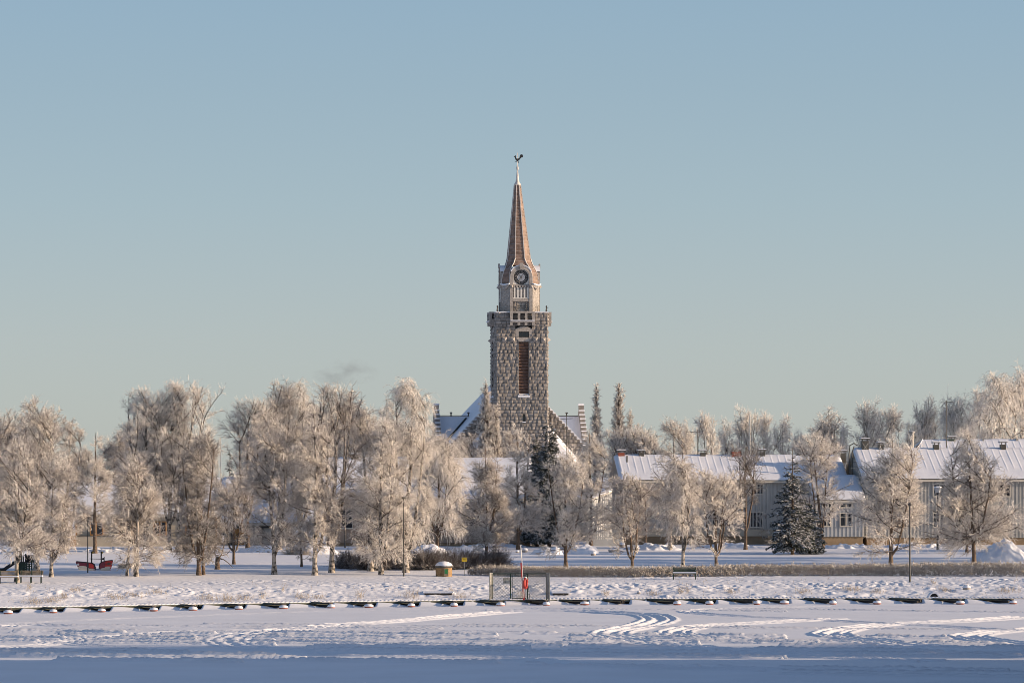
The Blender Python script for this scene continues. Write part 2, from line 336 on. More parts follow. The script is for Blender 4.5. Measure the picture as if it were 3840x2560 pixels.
# ------------------------------------------------------------------ pontoon
def dock():
    root = empty('pontoon', (0, 262, .1), 0, 'long low dark green floating pontoon with a ribbed snowy deck along the shore', 'pontoon')
    xs = np.arange(-38, 40, .035); y = yd(xs); n = len(xs)
    top = .33 + .028 * np.abs(np.sin(xs * math.pi / .27)) + .01 * vn(xs * 3, xs * 0, 3)
    prof = [(-.06, .27, 0), (-.04, 0, 1), (.5, .02, 1), (1.3, .02, 1), (2.1, 0, 1), (2.15, -.2, 0)]
    v = []
    for dy, dz, k in prof: v.append(np.stack([xs, y + dy - 262, (top + dz if k else np.full(n, .30 if dz > 0 else .1)) - .1], 1))
    v = np.stack(v, 1).reshape(-1, 3); m = len(prof); i = (np.arange(n - 1) * m)[:, None] + np.arange(m - 1)[None, :]
    mesh_np('deck', [(v, np.stack([i + 1, i, i + m, i + m + 1], -1).reshape(-1, 4)[:, ::-1])], M['snow'], root)
    b = MB(); g = MB(); rnd = random.Random(4)
    xx = np.arange(-38, 40, 2.9)
    for k in range(len(xx) - 1):
        a, c = float(xx[k]), float(xx[k + 1]) - .06; ya, yc = float(yd(a)) - 262, float(yd(c)) - 262
        b.bar((a, ya - .05, .13), (c, yc - .05, .13), .16, .17)
        g.bar((a, ya + .2, -.06), (c, yc + .2, -.06), .3, .30)
    b.build('side_beam', M['dockwood'], root); g.build('hull', M['darkwood'], root)
    for k, px in enumerate([20, 1612, 1772, 1933, 2093, 2255, 2427, 2848]):
        x = (px - 1920) / F * 260; q = MB(); q.box(x - .07, x + .07, float(yd(x)) - 262 - .16, float(yd(x)) - 262 - .13, .07, .19); q.build('plate', M['white'], root)
    return root
dock()
proto = None
bl = ['at the far left edge of the photo', 'second from the left edge', 'below the pair of park benches', 'below the gap right of the play boat', 'below the triple birch trunks', 'below the frosted weeds left of centre',
      'below the first lone birch trunk', 'below the leaning birch trunk', 'below the dark birch trunk', 'below the lamp post by the shrubs', 'just left of the chain link gate', 'under the left end of the gate',
      'under the right end of the gate', 'first right of the chain link gate', 'short one with no float showing, between gate and bench', 'left of the green park bench', 'just right of the green park bench', 'beside the thin white marker stake', 'below the snowy spruce', 'right of the snowy spruce',
      'below the low porch between the grey houses', 'just left of the dark culvert mouth', 'just right of the dark culvert mouth', 'at the far right edge of the photo']
def boom(px, i):
    x = BOOMX[i]; y = float(yd(x))
    if i in (14, 21):
        r = empty('mooring_boom', (x, y, .2), 0, 'short dark mooring boom ' + bl[i], 'mooring boom', 'mooring booms along the pontoon')
    else:
        r = empty('mooring_boom', (x, y, .2), 0, 'dark mooring boom with a snow capped float, ' + bl[i], 'mooring boom', 'mooring booms along the pontoon')
    return r
bm = MB(); bm.bar((-1.3, .1, .04), (0, -2.3, .12), .16, .12); bm.bar((-1.0, .1, -.14), (-.1, -2.0, -.08), .24, .16); bm.box(-.12, .12, -2.42, -2.2, -.1, .13)
bp_ = MB(); bp_.add([(-1.9, -.1, .16), (-.75, -1.1, .16), (-.6, -.9, .16), (-1.2, -.05, .16), (-1.9, -.1, .04), (-.75, -1.1, .04), (-.6, -.9, .04), (-1.2, -.05, .04)], [(0, 1, 2, 3), (7, 6, 5, 4), (0, 4, 5, 1), (1, 5, 6, 2), (2, 6, 7, 3), (3, 7, 4, 0)])
fl = MB(); fl.lathe([(.05, -.24), (.24, -.22), (.28, -.14), (.27, -.06), (.05, -.03)], 14, (0, -2.75, 0))
cp = MB(); cp.lathe([(.285, -.13), (.29, -.07), (.25, .0), (.16, .05), (.03, .07)], 14, (0, -2.75, 0))
st = MB(); st.box(-.03, .03, -2.5, -2.44, -.05, .14); st.box(-.12, .12, -2.52, -2.35, .10, .17)
first = None
for i, px in enumerate(BOOM_PX):
    r = boom(px, i)
    rb_ = random.Random(i * 3 + 1); r.rotation_euler = (0, 0, R_(rb_.uniform(-7, 7))); r.scale = (rb_.uniform(.85, 1.12), rb_.uniform(.85, 1.1), rb_.uniform(.8, 1.0))
    if first is None:
        a = bm.build('beam', M['darkwood'], r); b = bp_.build('bracket', M['dockwood'], r); c = fl.build('float', M['buoyred'], r, True); d = cp.build('snow_cap', M['snow'], c, True); e = st.build('eyelet_post', M['wood'], r); first = (a, b, c, d, e)
    else:
        for k, q in enumerate(first):
            if i in (14, 21) and k in (2, 3): continue
            n_ = q.copy(); col.objects.link(n_); n_.parent = cpar if k == 3 else r
            if k == 2: cpar = n_
# ------------------------------------------------------------------ unseen hall-shaped block, added to cast the broad foreground shade
def hall():
    r = empty('shade_caster', (32.5, 129, 1.2), 0, 'long flat roofed block added out of frame to cast the foreground shade', 'shade caster')
    b = MB(); b.box(0, 110, 0, 47, -1.5, 11.8)
    for k in range(0, 111, 2): b.box(k - .05 if k else 0, k + .05, -.06, 0, 0, 11.8); b.box(k - .05 if k else 0, k + .05, 47, 47.06, 0, 11.8)
    b.build('wall', M['cladgrey'], r)
    s = MB(); s.box(-.4, 110.4, -.4, 47.4, 11.8, 12.2); s.build('roof', M['roofsnow'], r)
hall()
# ------------------------------------------------------------------ church
CS = .04; CD = 580.0; CX = (1947 - 1920) / F * CD
def cz(row): return EYE + (YH - row) * CS          # world height of a photo row at the church
TH = R_(6.0)
church = empty('church', (CX, CD, 0), TH, 'tall grey granite church with a slender copper brown spire and clock, above the frosted trees', 'church')
TONES = []
def toned(o):
    t = np.concatenate(TONES); TONES.clear(); n = len(o.data.vertices); a = o.data.color_attributes.new('tone', 'FLOAT_COLOR', 'POINT')
    a.data.foreach_set('color', np.repeat(t[:n], 4).astype(np.float32)); return o
def untoned(o):
    if 'tone' not in o.data.color_attributes and o.data.materials[0] == M['stone']:
        a = o.data.color_attributes.new('tone', 'FLOAT_COLOR', 'POINT'); a.data.foreach_set('color', np.ones(4 * len(o.data.vertices), np.float32) * .9)
    return o
def rustic(u0, u1, z0, z1, nrm_y, holes=(), course=.50, amp=.16, seed=1, res=.1, vary=True):
    """rock faced ashlar as a height field: returns verts in (u, out, z) with out = distance proud of the wall plane"""
    nu = int((u1 - u0) / res) + 1; nz = int((z1 - z0) / res) + 1
    us = np.linspace(u0, u1, nu); zs = np.linspace(z0, z1, nz); U, Z = np.meshgrid(us, zs)
    rng = np.random.default_rng(seed); c = np.floor((Z - z0) / course).astype(int); fz = (Z - z0) / course - c
    wid = .55 + .35 * rng.random(512); sh = rng.random(512) * 2
    w = wid[c % 512]; bi = np.floor((U + sh[c % 512]) / w).astype(int); fu = (U + sh[c % 512]) / w - bi
    hsh = _T[(bi * 7 + c * 13 + seed) & 255, (c * 5 + seed * 3) & 255]; h2 = _T[(bi * 11 + seed) & 255, (c * 3 + 7) & 255]; h3 = _T[(bi * 5 + 3) & 255, (c * 17 + seed) & 255]
    e = np.clip(np.minimum(fu, 1 - fu) * w / .10, 0, 1) * np.clip(np.minimum(fz, 1 - fz) * course / .12, 0, 1)
    h = e * amp * (.45 + .6 * hsh + (h2 - .5) * 2.2 * (fu - .5) + (h3 - .5) * 2.0 * (fz - .5) + .55 * (fbm(U / .5, Z / .35, 2, seed) - .45))
    h = np.maximum(h, 0)
    h[:, 0] = h[:, 0] * 0; h[:, -1] = 0
    global LAST; LAST = (.46 + .54 * np.clip(e * 1.5, 0, 1)) * (.82 + .38 * _T[(bi * 3 + c * 29 + seed) & 255, (c * 11 + bi) & 255]); TONES.append(LAST.ravel())
    i = np.arange(nu - 1)[None, :] + nu * np.arange(nz - 1)[:, None]
    uc = (us[:-1] + us[1:]) / 2; zc = (zs[:-1] + zs[1:]) / 2; UC, ZC = np.meshgrid(uc, zc); keep = np.ones(UC.shape, bool)
    for a, b, c_, d in holes: keep &= ~((UC > a) & (UC < b) & (ZC > c_) & (ZC < d))
    q = np.stack([i, i + 1, i + 1 + nu, i + nu], -1)[keep]
    return U.ravel(), h.ravel(), Z.ravel(), q
def face(u, h, z, q, half, k, cx=0, cy=0):          # put a wall sheet on side k (0 front, 1 right, 2 back, 3 left)
    x = u; y = -half - h
    for _ in range(k): x, y = -y, x
    return np.stack([x + cx, y + cy, z], 1), q
def cbuild(mb, name, m, parent=church, smooth=False): return untoned(mb.build(name, m, parent, smooth))
HB = 3.9                                             # half width of the tower
Z0 = 1.5; ZP = cz(1216); ZT = cz(1172)
wx = lambda px: (px - 1954.5) * CS                   # photo column on the front face -> local x
holes_f = [(wx(1942), wx(1981), cz(1480), cz(1243)), (wx(1957), wx(1968), cz(1581), cz(1552)), (wx(1930), wx(1993), cz(1262), cz(1222))]
ch = []
for k in range(4):
    u, h, z, q = rustic(-HB, HB, Z0, ZP, 0, holes_f if k in (0, 3, 1) else (), seed=3 + k, amp=.165)
    ch.append(face(u, h, z, q, HB, k))
toned(mesh_np('tower_wall', ch, M['stone'], church))
t = MB(); t.box(-HB + .45, HB - .45, -HB + .45, HB - .45, Z0, ZT + .05); cbuild(t, 'tower_core', M['dark'])
ch = []
for k in range(4):
    bh = [(-1.88, 1.88, ZP - .1, ZT + .1)]
    u, h, z, q = rustic(-HB - .03, HB + .03, ZP, ZT, 0, (), seed=13 + k, amp=.15); ch.append(face(u, h, z, q, HB + .03, k))
toned(mesh_np('parapet', ch, M['stone'], church))
t = MB(); n_ = HB + .08
for a in ((-n_, n_, -n_, -n_ + .45), (-n_, n_, n_ - .45, n_), (-n_, -n_ + .45, -n_ + .45, n_ - .45), (n_ - .45, n_, -n_ + .45, n_ - .45)): t.box(*a, ZT, ZT + .16)
t.box(-HB + .3, HB - .3, -HB + .3, HB - .3, ZT - .9, ZT - .6)
cbuild(t, 'coping', M['snow'])
def rot4(mb, k):
    out = MB()
    def r(v):
        x, y, z = v
        for _ in range(k): x, y = -y, x
        return (x, y, z)
    out.v = [r(v) for v in mb.v]; out.f = mb.f; return out
def balcony():
    b = MB(); yf = -HB - .82
    x0, x1 = -1.86, 1.86; za, zb = cz(1206), cz(1167)
    b.box(x0, x1, yf, -HB - .0, za - .12, za + .10)
    b.box(x0, x1, yf + .02, yf + .42, zb - .28, zb)
    xs = [(x0, x0 + .42), (-.72, -.34), (.34 + .02, .74), (x1 - .42, x1)]
    for a, c in xs: b.box(a, c, yf + .03, yf + .38, za + .10, zb - .28)
    for sx in (x0, x1 - .38): b.box(sx, sx + .38, yf + .42, -HB, zb - .28, zb); b.box(sx + .02, sx + .36, yf + .42, -HB, za + .10, za + .5)
    return b
def brackets():
    b = MB(); za = cz(1206) - .12
    for x in (-1.66, -.54, .54, 1.66): b.box(x - .2, x + .2, -HB - .75, -HB - .1, za - .42, za)
    return b
for k in range(4):
    o = cbuild(rot4(balcony(), k), 'balcony', M['stone2'])
    rot4(brackets(), k).build('bracket', M['stone2'], o)
    g = MB(); za, zb = cz(1206), cz(1167); yf = -HB - .78
    for c in (-1.08, 0, 1.10):
        for j in range(-3, 4): g.box(c + j * .11 - .015, c + j * .11 + .015, yf, yf + .03, za + .1, zb - .28)
        g.lathe([(.30, 0), (.34, .03), (.30, .06)], 14, (c, yf - .01, (za + zb) / 2 - .1), axis='y')
    rot4(g, k).build('railing', M['black'], o)
    sn = MB(); sn.box(-1.8, 1.8, -HB - .97, -HB - .5, za + .10, za + .22); rot4(sn, k).build('snow_cap', M['snow'], o)
# openings of the tower front and sides
for k in (0, 1, 3):
    l = MB(); xa, xb = wx(1943.5), wx(1980); z0, z1 = cz(1478), cz(1281)
    n = 17
    for j in range(n):
        zz = z0 + (z1 - z0) * j / n; hh = (z1 - z0) / n
        l.add([(xa, -HB + .10, zz), (xb, -HB + .10, zz), (xb, -HB + .38, zz + hh * .92), (xa, -HB + .38, zz + hh * .92), (xa, -HB + .16, zz - .03), (xb, -HB + .16, zz - .03), (xb, -HB + .44, zz + hh * .88), (xa, -HB + .44, zz + hh * .88)],
              [(0, 1, 2, 3), (7, 6, 5, 4), (0, 4, 5, 1), (1, 5, 6, 2), (2, 6, 7, 3), (3, 7, 4, 0)])
    o = cbuild(rot4(l, k), 'louvre', M['louvre'])
    f = MB(); f.box(xa - .14, xa, -HB - .02, -HB + .5, z0, z1); f.box(xb, xb + .10, -HB - .02, -HB + .5, z0, z1)
    f.box(wx(1940), wx(1983), -HB - .10, -HB + .5, cz(1281), cz(1264))
    f.prism([(wx(1930), cz(1262)), (wx(1942), cz(1262)), (wx(1942), cz(1243)), (wx(1981), cz(1243)), (wx(1981), cz(1262)), (wx(1993), cz(1262)), (wx(1993), cz(1232)), (wx(1978), cz(1226)), (wx(1962), cz(1222)), (wx(1945), cz(1226)), (wx(1930), cz(1232))], -HB - .08, -HB + .5)
    rot4(f, k).build('lintel', M['stone2'], o)
    s = MB(); s.add([(xa - .2, -HB - .25, z0 - .25), (xb + .2, -HB - .25, z0 - .25), (xb + .1, -HB + .2, z0 + .12), (xa - .1, -HB + .2, z0 + .12), (xa - .2, -HB - .25, z0 - .42), (xb + .2, -HB - .25, z0 - .42), (xb + .1, -HB + .2, z0 - .42), (xa - .1, -HB + .2, z0 - .42)],
                    [(0, 1, 2, 3), (7, 6, 5, 4), (0, 4, 5, 1), (1, 5, 6, 2), (2, 6, 7, 3), (3, 7, 4, 0)])
    rot4(s, k).build('snowy_sill', M['snow'], o)
    p = MB(); p.box(xa, xb, -HB + .34, -HB + .40, cz(1262), cz(1244)); o2 = cbuild(rot4(p, k), 'window', M['glass'])
    fr = MB()
    for x in (wx(1956), wx(1968)): fr.box(x - .03, x + .03, -HB + .28, -HB + .335, cz(1262), cz(1244))
    fr.box(xa, xb, -HB + .28, -HB + .335, cz(1254), cz(1253)); rot4(fr, k).build('frame', M['flue'], o2)
    p = MB(); p.box(wx(1957), wx(1968), -HB + .30, -HB + .36, cz(1581), cz(1552)); o3 = cbuild(rot4(p, k), 'window', M['glass'])
    fr = MB(); fr.box(wx(1956), wx(1969), -HB - .2, -HB + .25, cz(1584), cz(1580.5)); rot4(fr, k).build('snowy_sill', M['snow'], o3)
    for px in (1888, 1919, 2005, 2034):
        c = wx(px); z = cz(1272); d = MB(); r = .36
        d.add([(c - r, -HB - .12, z - r), (c + r, -HB - .12, z - r), (c + r, -HB - .12, z + r), (c - r, -HB - .12, z + r), (c, -HB - .62, z)], [(0, 1, 4), (1, 2, 4), (2, 3, 4), (3, 0, 4), (3, 2, 1, 0)])
        rot4(d, k).build('stone_boss', M['stone2'], church)
# corner figures on the parapet
for sx in (-1, 1):
    g = MB(); g.lathe([(.10, 0), (.14, .1), (.10, .45), (.06, .6), (.12, .72), (.11, .84), (.02, .92)], 8, (sx * (HB - .2), -HB + .1, ZT + .16)); g.bar((sx * (HB - .2), -HB + .1, ZT + .75), (sx * (HB - .2) + .3, -HB + .1, ZT + .8), .09)
    g.build('gargoyle', M['black'], church)
g = MB(); c = (2.35, -HB + .5, ZT + .2); g.bar(c, (c[0], c[1], c[2] + .75), .09); g.bar((c[0] - .35, c[1], c[2] + .72), (c[0] + .35, c[1], c[2] + .80), .07); g.bar(c, (c[0] - .35, c[1], c[2] - .2), .07); g.bar(c, (c[0] + .45, c[1], c[2] - .2), .07); g.build('bell_bracket', M['black'], church)
# upper tower: square with wide chamfers
A = 2.86; CH = 1.16                                   # half width, chamfer leg
ZU0 = ZT - .6; ZU1 = cz(1066)
ch = []
def panel(p0, p1, z0, z1, seed, amp=.10, course=.32):
    p0 = np.array(p0); p1 = np.array(p1); L = np.hypot(*(p1 - p0)); d = (p1 - p0) / L; n = np.array([d[1], -d[0]])
    u, h, z, q = rustic(0, L, z0, z1, 0, (), course, amp, seed, .08)
    xy = p0[None] + u[:, None] * d + h[:, None] * n
    return np.column_stack([xy, z]), q
oc = [(-A + CH, -A), (A - CH, -A), (A, -A + CH), (A, A - CH), (A - CH, A), (-A + CH, A), (-A, A - CH), (-A, -A + CH)]
for i in range(1, 8, 2): ch.append(panel(oc[i], oc[(i + 1) % 8], ZU0, ZU1, 31 + i))
for c_ in ch: mesh_np('chamfer_wall', [c_], M['stone2'], church)
TONES.clear()
t = MB(); ic = [(x * .93, y * .93) for x, y in oc]; t.prismz(ic, ZU0, cz(1064)); cbuild(t, 'upper_tower_core', M['stone2'])
FW = A - CH                                           # half width of the flat faces
def arch_pts(ro, ri, zc, zb, n=20):
    out = [(-ro, zb)] + [(-ro * math.cos(math.pi * k / n), zc + ro * 1.02 * math.sin(math.pi * k / n)) for k in range(n + 1)] + [(ro, zb)]
    inn = [(ri, zb)] + [(ri * math.cos(math.pi * k / n), zc + ri * math.sin(math.pi * k / n)) for k in range(n + 1)] + [(-ri, zb)]
    return out, inn
ZC = cz(1037)
for k in range(4):
    f = MB(); ro = FW - .02; ri = 1.22
    o_, i_ = arch_pts(ro, ri, ZC, cz(1068))
    vs_ = []; fs_ = []; n = len(o_)
    inn = i_[::-1]
    for y in (-A - .12, -A + .45):
        vs_ += [(x, y, z) for x, z in o_] + [(x, y, z) for x, z in inn]
    for j in range(n - 1):
        fs_ += [(j + 1, j, j + n, j + 1 + n), (j + 2 * n, j + 1 + 2 * n, j + 1 + 3 * n, j + 3 * n), (j, j + 1, j + 1 + 2 * n, j + 2 * n), (j + 1 + n, j + n, j + 3 * n, j + 1 + 3 * n)]
    f.add(vs_, fs_)
    # jambs, band and lintels
    f.box(-FW, -1.22, -A - .10, -A + .3, ZU0, cz(1068) - .002); f.box(1.22, FW, -A - .10, -A + .3, ZU0, cz(1068) - .002)
    f.box(-1.22, 1.22, -A - .06, -A + .3, cz(1129), cz(1117))
    f.box(-.28, .28, -A - .32, -A - .11, cz(1000), cz(984)); f.box(-.2, .2, -A - .26, -A - .11, cz(1010), cz(1000))
    for sx in (-1, 1):
        c = sx * (FW - .22); z = cz(1071)
        f.add([(c - .24, -A - .12, z - .3), (c + .24, -A - .12, z - .3), (c + .24, -A - .12, z + .2), (c - .24, -A - .12, z + .2), (c, -A - .5, z - .02)], [(0, 1, 4), (1, 2, 4), (2, 3, 4), (3, 0, 4), (3, 2, 1, 0)])
    o = cbuild(rot4(f, k), 'clock_gable', M['stone2'])
    s = MB(); n = 20; s.prism([(1.21 * math.cos(2 * math.pi * j / 24), ZC + 1.21 * math.sin(2 * math.pi * j / 24)) for j in range(0, 13)] + [(-1.21, cz(1068)), (1.21, cz(1068))], -A + .28, -A + .34)
    rot4(s, k).build('white_panel', M['white'], o)
    s = MB()
    n = len(o_)
    vs_ = []
    for y in (-A - .16, -A + .9):
        vs_ += [(x * 1.0, y, z + .01) for x, z in o_[4:-4]] + [(x * 1.06, y, z + .14) for x, z in o_[4:-4]]
    m_ = n - 8; s.add(vs_, sum([[(j, j + 1, j + 1 + m_, j + m_), (j + 1 + 2 * m_, j + 2 * m_, j + 3 * m_, j + 1 + 3 * m_), (j + m_, j + 1 + m_, j + 1 + 3 * m_, j + 3 * m_)] for j in range(m_ - 1)], []))
    rot4(s, k).build('snow_cap', M['snow'], o)
    # roof vault behind the arch
    v = MB(); o3_, _ = arch_pts(ro - .01, ri, ZC, cz(1068)); v.prism(o3_[::-1], -A + .45, -1.7); rot4(v, k).build('gable_vault', M['lead'], o)
    # louvres
    l = MB()
    for j in range(5): x = -1.0 + j * .5; l.box(x - .10, x + .12, -A + .02, -A + .22, cz(1115), cz(1076))
    l.box(-1.22, 1.22, -A + .24, -A + .30, cz(1117), cz(1068)); l.box(-1.22, 1.22, -A - .02, -A + .24, cz(1117) + .002, cz(1115))
    rot4(l, k).build('white_louvre', M['white'], o)
    l = MB()
    for j in range(6): x = -1.05 + j * .42; l.box(x - .12, x + .12, -A - .04, -A + .2, cz(1076) + .01, cz(1069))
    rot4(l, k).build('dentil', M['stone2'], o)
    # window with rough piers
    uu, hh, zz, qq = rustic(-1.22, -.58, cz(1168), cz(1129), 0, (), .3, .22, 5 + k, .07); a1 = face(uu, hh, zz, qq, A - .12, k)
    uu, hh, zz, qq = rustic(.58, 1.0, cz(1168), cz(1129), 0, (), .3, .22, 9 + k, .07); a2 = face(uu, hh, zz, qq, A - .12, k)
    toned(mesh_np('rough_pier', [a1, a2], M['stone'], church))
    p = MB(); p.box(-.55, .55, -A + .22, -A + .27, cz(1168), cz(1130)); o2 = cbuild(rot4(p, k), 'window', M['glass'])
    fr = MB(); fr.box(-.57, .57, -A + .16, -A + .215, cz(1147), cz(1145)); fr.box(-.57, .57, -A + .16, -A + .215, cz(1153), cz(1152)); fr.box(-.03, .03, -A + .16, -A + .215, cz(1145), cz(1130)); rot4(fr, k).build('frame', M['flue'], o2)
    # clock
    c = MB(); c.lathe([(1.10, 0), (1.10, .08)], 40, (0, -A + .24, ZC - .03), axis='y'); clk = rot4(c, k).build('clock', M['black'], church)
    d = MB(); d.lathe([(.60, 0), (.60, .03)], 32, (0, -A + .17, ZC - .03), axis='y'); rot4(d, k).build('dial', M['lead'], clk)
    nm = MB()
    for j in range(60):
        if (j % 5) in (1, 4): continue
        a = 2 * math.pi * j / 60; cx, cz_ = math.cos(a), math.sin(a); w_ = .05 if j % 5 == 0 else .018
        p1 = (cx * .68, -A + .185, ZC - .03 + cz_ * .68); p2 = (cx * .98, -A + .185, ZC - .03 + cz_ * .98); nm.bar(p1, p2, w_, .02)
    rot4(nm, k).build('numerals', M['lead'], clk)
    hd = MB(); y_ = -A + .14
    hd.bar((.12, y_, ZC - .25), (-.52, y_, ZC + .68), .09, .03); hd.bar((.22, y_ - .03, ZC + .35), (-.30, y_ - .03, ZC - .50), .12, .03); hd.lathe([(.10, 0), (.10, .05)], 10, (0, y_ - .03, ZC - .03), axis='y')
    rot4(hd, k).build('hands', M['flue'], clk)
# chamfer caps at the foot of the spire
for k in range(4):
    g = MB(); x0, y0 = A - CH, -A; c = ((A - CH + A) / 2, (-A - A + CH) / 2); z = ZU1
    d = Vector((1, 1, 0)).normalized(); n = Vector((1, -1, 0)).normalized(); C0 = Vector((c[0], c[1], 0))
    def pt(a, b, zz): v = C0 + d * a + n * b; return (v.x, v.y, zz)
    g.add([pt(-.80, .04, z - .25), pt(0, .42, z - .75), pt(.80, .04, z - .25), pt(-.80, .30, z + .05), pt(0, .34, z - .12), pt(.80, .30, z + .05), pt(-.8, -.3, z + .1), pt(.8, -.3, z + .1)],
          [(0, 1, 4, 3), (1, 2, 5, 4), (3, 4, 6), (4, 5, 7), (4, 7, 6), (0, 3, 6), (2, 7, 5)])
    rot4(g, k).build('corner_cap', M['stone2'], church)
    s = MB(); s.add([pt(-.86, .34, z + .06), pt(0, .38, z - .10), pt(.86, .34, z + .06), pt(.86, -.3, z + .12), pt(-.86, -.3, z + .12)] + [pt(-.86, .34, z + .22), pt(0, .38, z + .04), pt(.86, .34, z + .22), pt(.86, -.3, z + .26), pt(-.86, -.3, z + .26)],
          [(4, 3, 2, 1, 0), (5, 6, 7, 8, 9), (0, 1, 6, 5), (1, 2, 7, 6), (2, 3, 8, 7), (4, 0, 5, 9), (3, 4, 9, 8)])
    rot4(s, k).build('snow_cap', M['snow'], church)
# spire: octagon, flared at the foot, leaning a hair as in the photo
lev = [(1066, 2.83, 3.24), (1050, 2.82, 3.22), (1035, 2.74, 3.14), (1020, 2.55, 2.96), (1005, 2.28, 2.64), (992, 2.04, 2.28), (985, 1.94, 2.08), (975, 1.82, 1.88), (965, 1.73, 1.73), (884, 1.36, 1.36), (770, .84, .84), (686, .48, .48)]
def ring(Rc, Rd, z, lean):
    q = math.sqrt(2) * Rd - Rc
    return [(x + lean, y, z) for x, y in ((Rc, q), (q, Rc), (-q, Rc), (-Rc, q), (-Rc, -q), (-q, -Rc), (q, -Rc), (Rc, -q))]
lean_ = lambda rw: -(1066 - rw) * .018 * CS
sp = MB(); zs = []; vs_ = []
for i in range(len(lev) - 1):
    a, b = lev[i], lev[i + 1]; n = max(1, int((a[0] - b[0]) / 12.5))
    for j in range(n): t_ = j / n; zs.append(tuple(a[m_] + (b[m_] - a[m_]) * t_ for m_ in range(3)))
zs.append(lev[-1])
for rw, Rc, Rd in zs: vs_ += ring(Rc, Rd, cz(rw), lean_(rw)) + ring(Rc - .05, Rd - .05, cz(rw) + .02, lean_(rw))
fs_ = []
for i in range(len(zs) - 1):
    for k in range(8):
        if k % 2 == 1 and zs[i][0] > 993: continue     # open behind the clock gables
        k2 = (k + 1) % 8; a = i * 16 + 8; b = (i + 1) * 16
        fs_ += [(a + k, a + k2, b + k2, b + k), (b + k, b + k2, b + 8 + k2, b + 8 + k)]
sp.add(vs_, fs_); cbuild(sp, 'spire', M['copper'])
rb = MB()
for k in range(8):
    for i in range(len(lev) - 1):
        p0 = ring(lev[i][1], lev[i][2], cz(lev[i][0]), lean_(lev[i][0]))[k]; p1 = ring(lev[i + 1][1], lev[i + 1][2], cz(lev[i + 1][0]), lean_(lev[i + 1][0]))[k]
        rb.bar(p0, p1, .11, .11)
cbuild(rb, 'spire_rib', M['lead'])
l1 = -(1066 - 686) * .018 * CS
fn = MB(); fn.lathe([(.42, cz(689)), (.52, cz(687)), (.50, cz(683)), (.30, cz(676)), (.20, cz(660)), (.13, cz(640)), (.09, cz(632)), (.16, cz(628)), (.17, cz(620)), (.10, cz(615)), (.045, cz(610)), (.04, cz(565))], 10, (l1, 0, 0)); o = cbuild(fn, 'finial', M['lead'], smooth=True)
wc = MB(); zz = cz(590)
body = [(-.02, -.3), (.25, -.12), (.42, .12), (.62, .30), (.78, .34), (.86, .50), (.74, .74), (.48, .76), (.34, .55), (.28, .25), (.10, .12), (-.12, .10), (-.26, .30), (-.24, .52), (-.36, .62), (-.46, .48), (-.60, .42), (-.44, .34), (-.36, .12), (-.26, -.14)]
wc.prism([(x + l1 + .02, z + zz) for x, z in body[::-1]], -.05, .05); wc.bar((l1 - .4, 0, zz - .42), (l1 - .05, 0, zz - .30), .07); wc.bar((l1 + .2, 0, zz - .55), (l1 + .12, 0, zz - .25), .07)
cbuild(wc, 'weathercock', M['black'])
# nave, transepts and front gable
NZ = 24.1; SL = 1.05; NH = 9.6                         # nave ridge, slope, half width
NY0 = 2.2; NY1 = 33
zn = NZ - NH * SL
w_ = MB(); w_.box(-NH + .2, NH - .2, NY0 + .6, NY1, 1, zn); cbuild(w_, 'nave_wall', M['stone'])
def slab(mb, pts, th):                                  # thick sheet from 4 corner points (ccw seen from above)
    up = Vector((0, 0, th)); a = [Vector(p) for p in pts]
    n = len(a); mb.add([p for p in a] + [p + up for p in a], [tuple(range(n - 1, -1, -1)), tuple(range(n, 2 * n))] + [(i, (i + 1) % n, (i + 1) % n + n, i + n) for i in range(n)])
s = MB()
slab(s, [(-NH - .4, NY0 + .9, zn - .4), (0, NY0 + .9, NZ), (0, NY1, NZ), (-NH - .4, NY1, zn - .4)][::-1], .22)
slab(s, [(NH + .4, NY0 + .9, zn - .4), (0, NY0 + .9, NZ), (0, NY1, NZ), (NH + .4, NY1, zn - .4)], .22)
cbuild(s, 'nave_roof', M['roofsnow'])
# front gable wall with stepped coping
chg = []
u, h, z, q = rustic(-NH - .9, NH + .9, 1.5, NZ - .5, 0, (), .55, .20, 77, .12)
nu = int((2 * NH + 1.8) / .12) + 1
keep = []
zc_ = z[q].mean(1); uc_ = u[q].mean(1)
lim = NZ - .7 - np.abs(uc_) * SL; step_ = .48
lim = np.floor(lim / step_) * step_ + .3
m_ = (zc_ < lim) & (np.abs(uc_) > 3.2)
chg.append((np.stack([u, NY0 - h, z], 1), q[m_]))
toned(mesh_np('front_gable', chg, M['stone'], church))
g = MB(); s = MB()
for sx in (-1, 1):
    k = 0
    x = 3.2
    edges = []
    while x < NH + .9:
        zt_ = math.floor((NZ - .7 - x * SL) / step_) * step_ + .3; x2 = min((NZ - .7 - (zt_ - .3)) / SL + .0, NH + .9)
        if x2 <= x + .01: x2 = x + .45
        a, b = sorted((sx * x, sx * x2)); g.box(a, b, NY0 + .02, NY0 + .85, 1.5, zt_)
        s.add([(a, NY0 - .12, zt_), (b, NY0 - .12, zt_), (b, NY0 + .9, zt_), (a, NY0 + .9, zt_), (a + .05, NY0 - .05, zt_ + .16), (b - .05, NY0 - .05, zt_ + .16), (b - .05, NY0 + .85, zt_ + .16), (a + .05, NY0 + .85, zt_ + .16)],
              [(4, 5, 6, 7), (0, 1, 5, 4), (1, 2, 6, 5), (2, 3, 7, 6), (3, 0, 4, 7)])
        x = x2
cbuild(g, 'gable_backing', M['stone']); cbuild(s, 'gable_snow', M['snow'])
TZ = cz(1543) - .6; TX = 10.9; TY = 15.0; tw = 9.0; te = 9.2    # transept
w_ = MB(); w_.box(-TX + .3, TX - .3, TY - tw + .6, TY + tw - .6, 1, te); cbuild(w_, 'transept_wall', M['stone'])
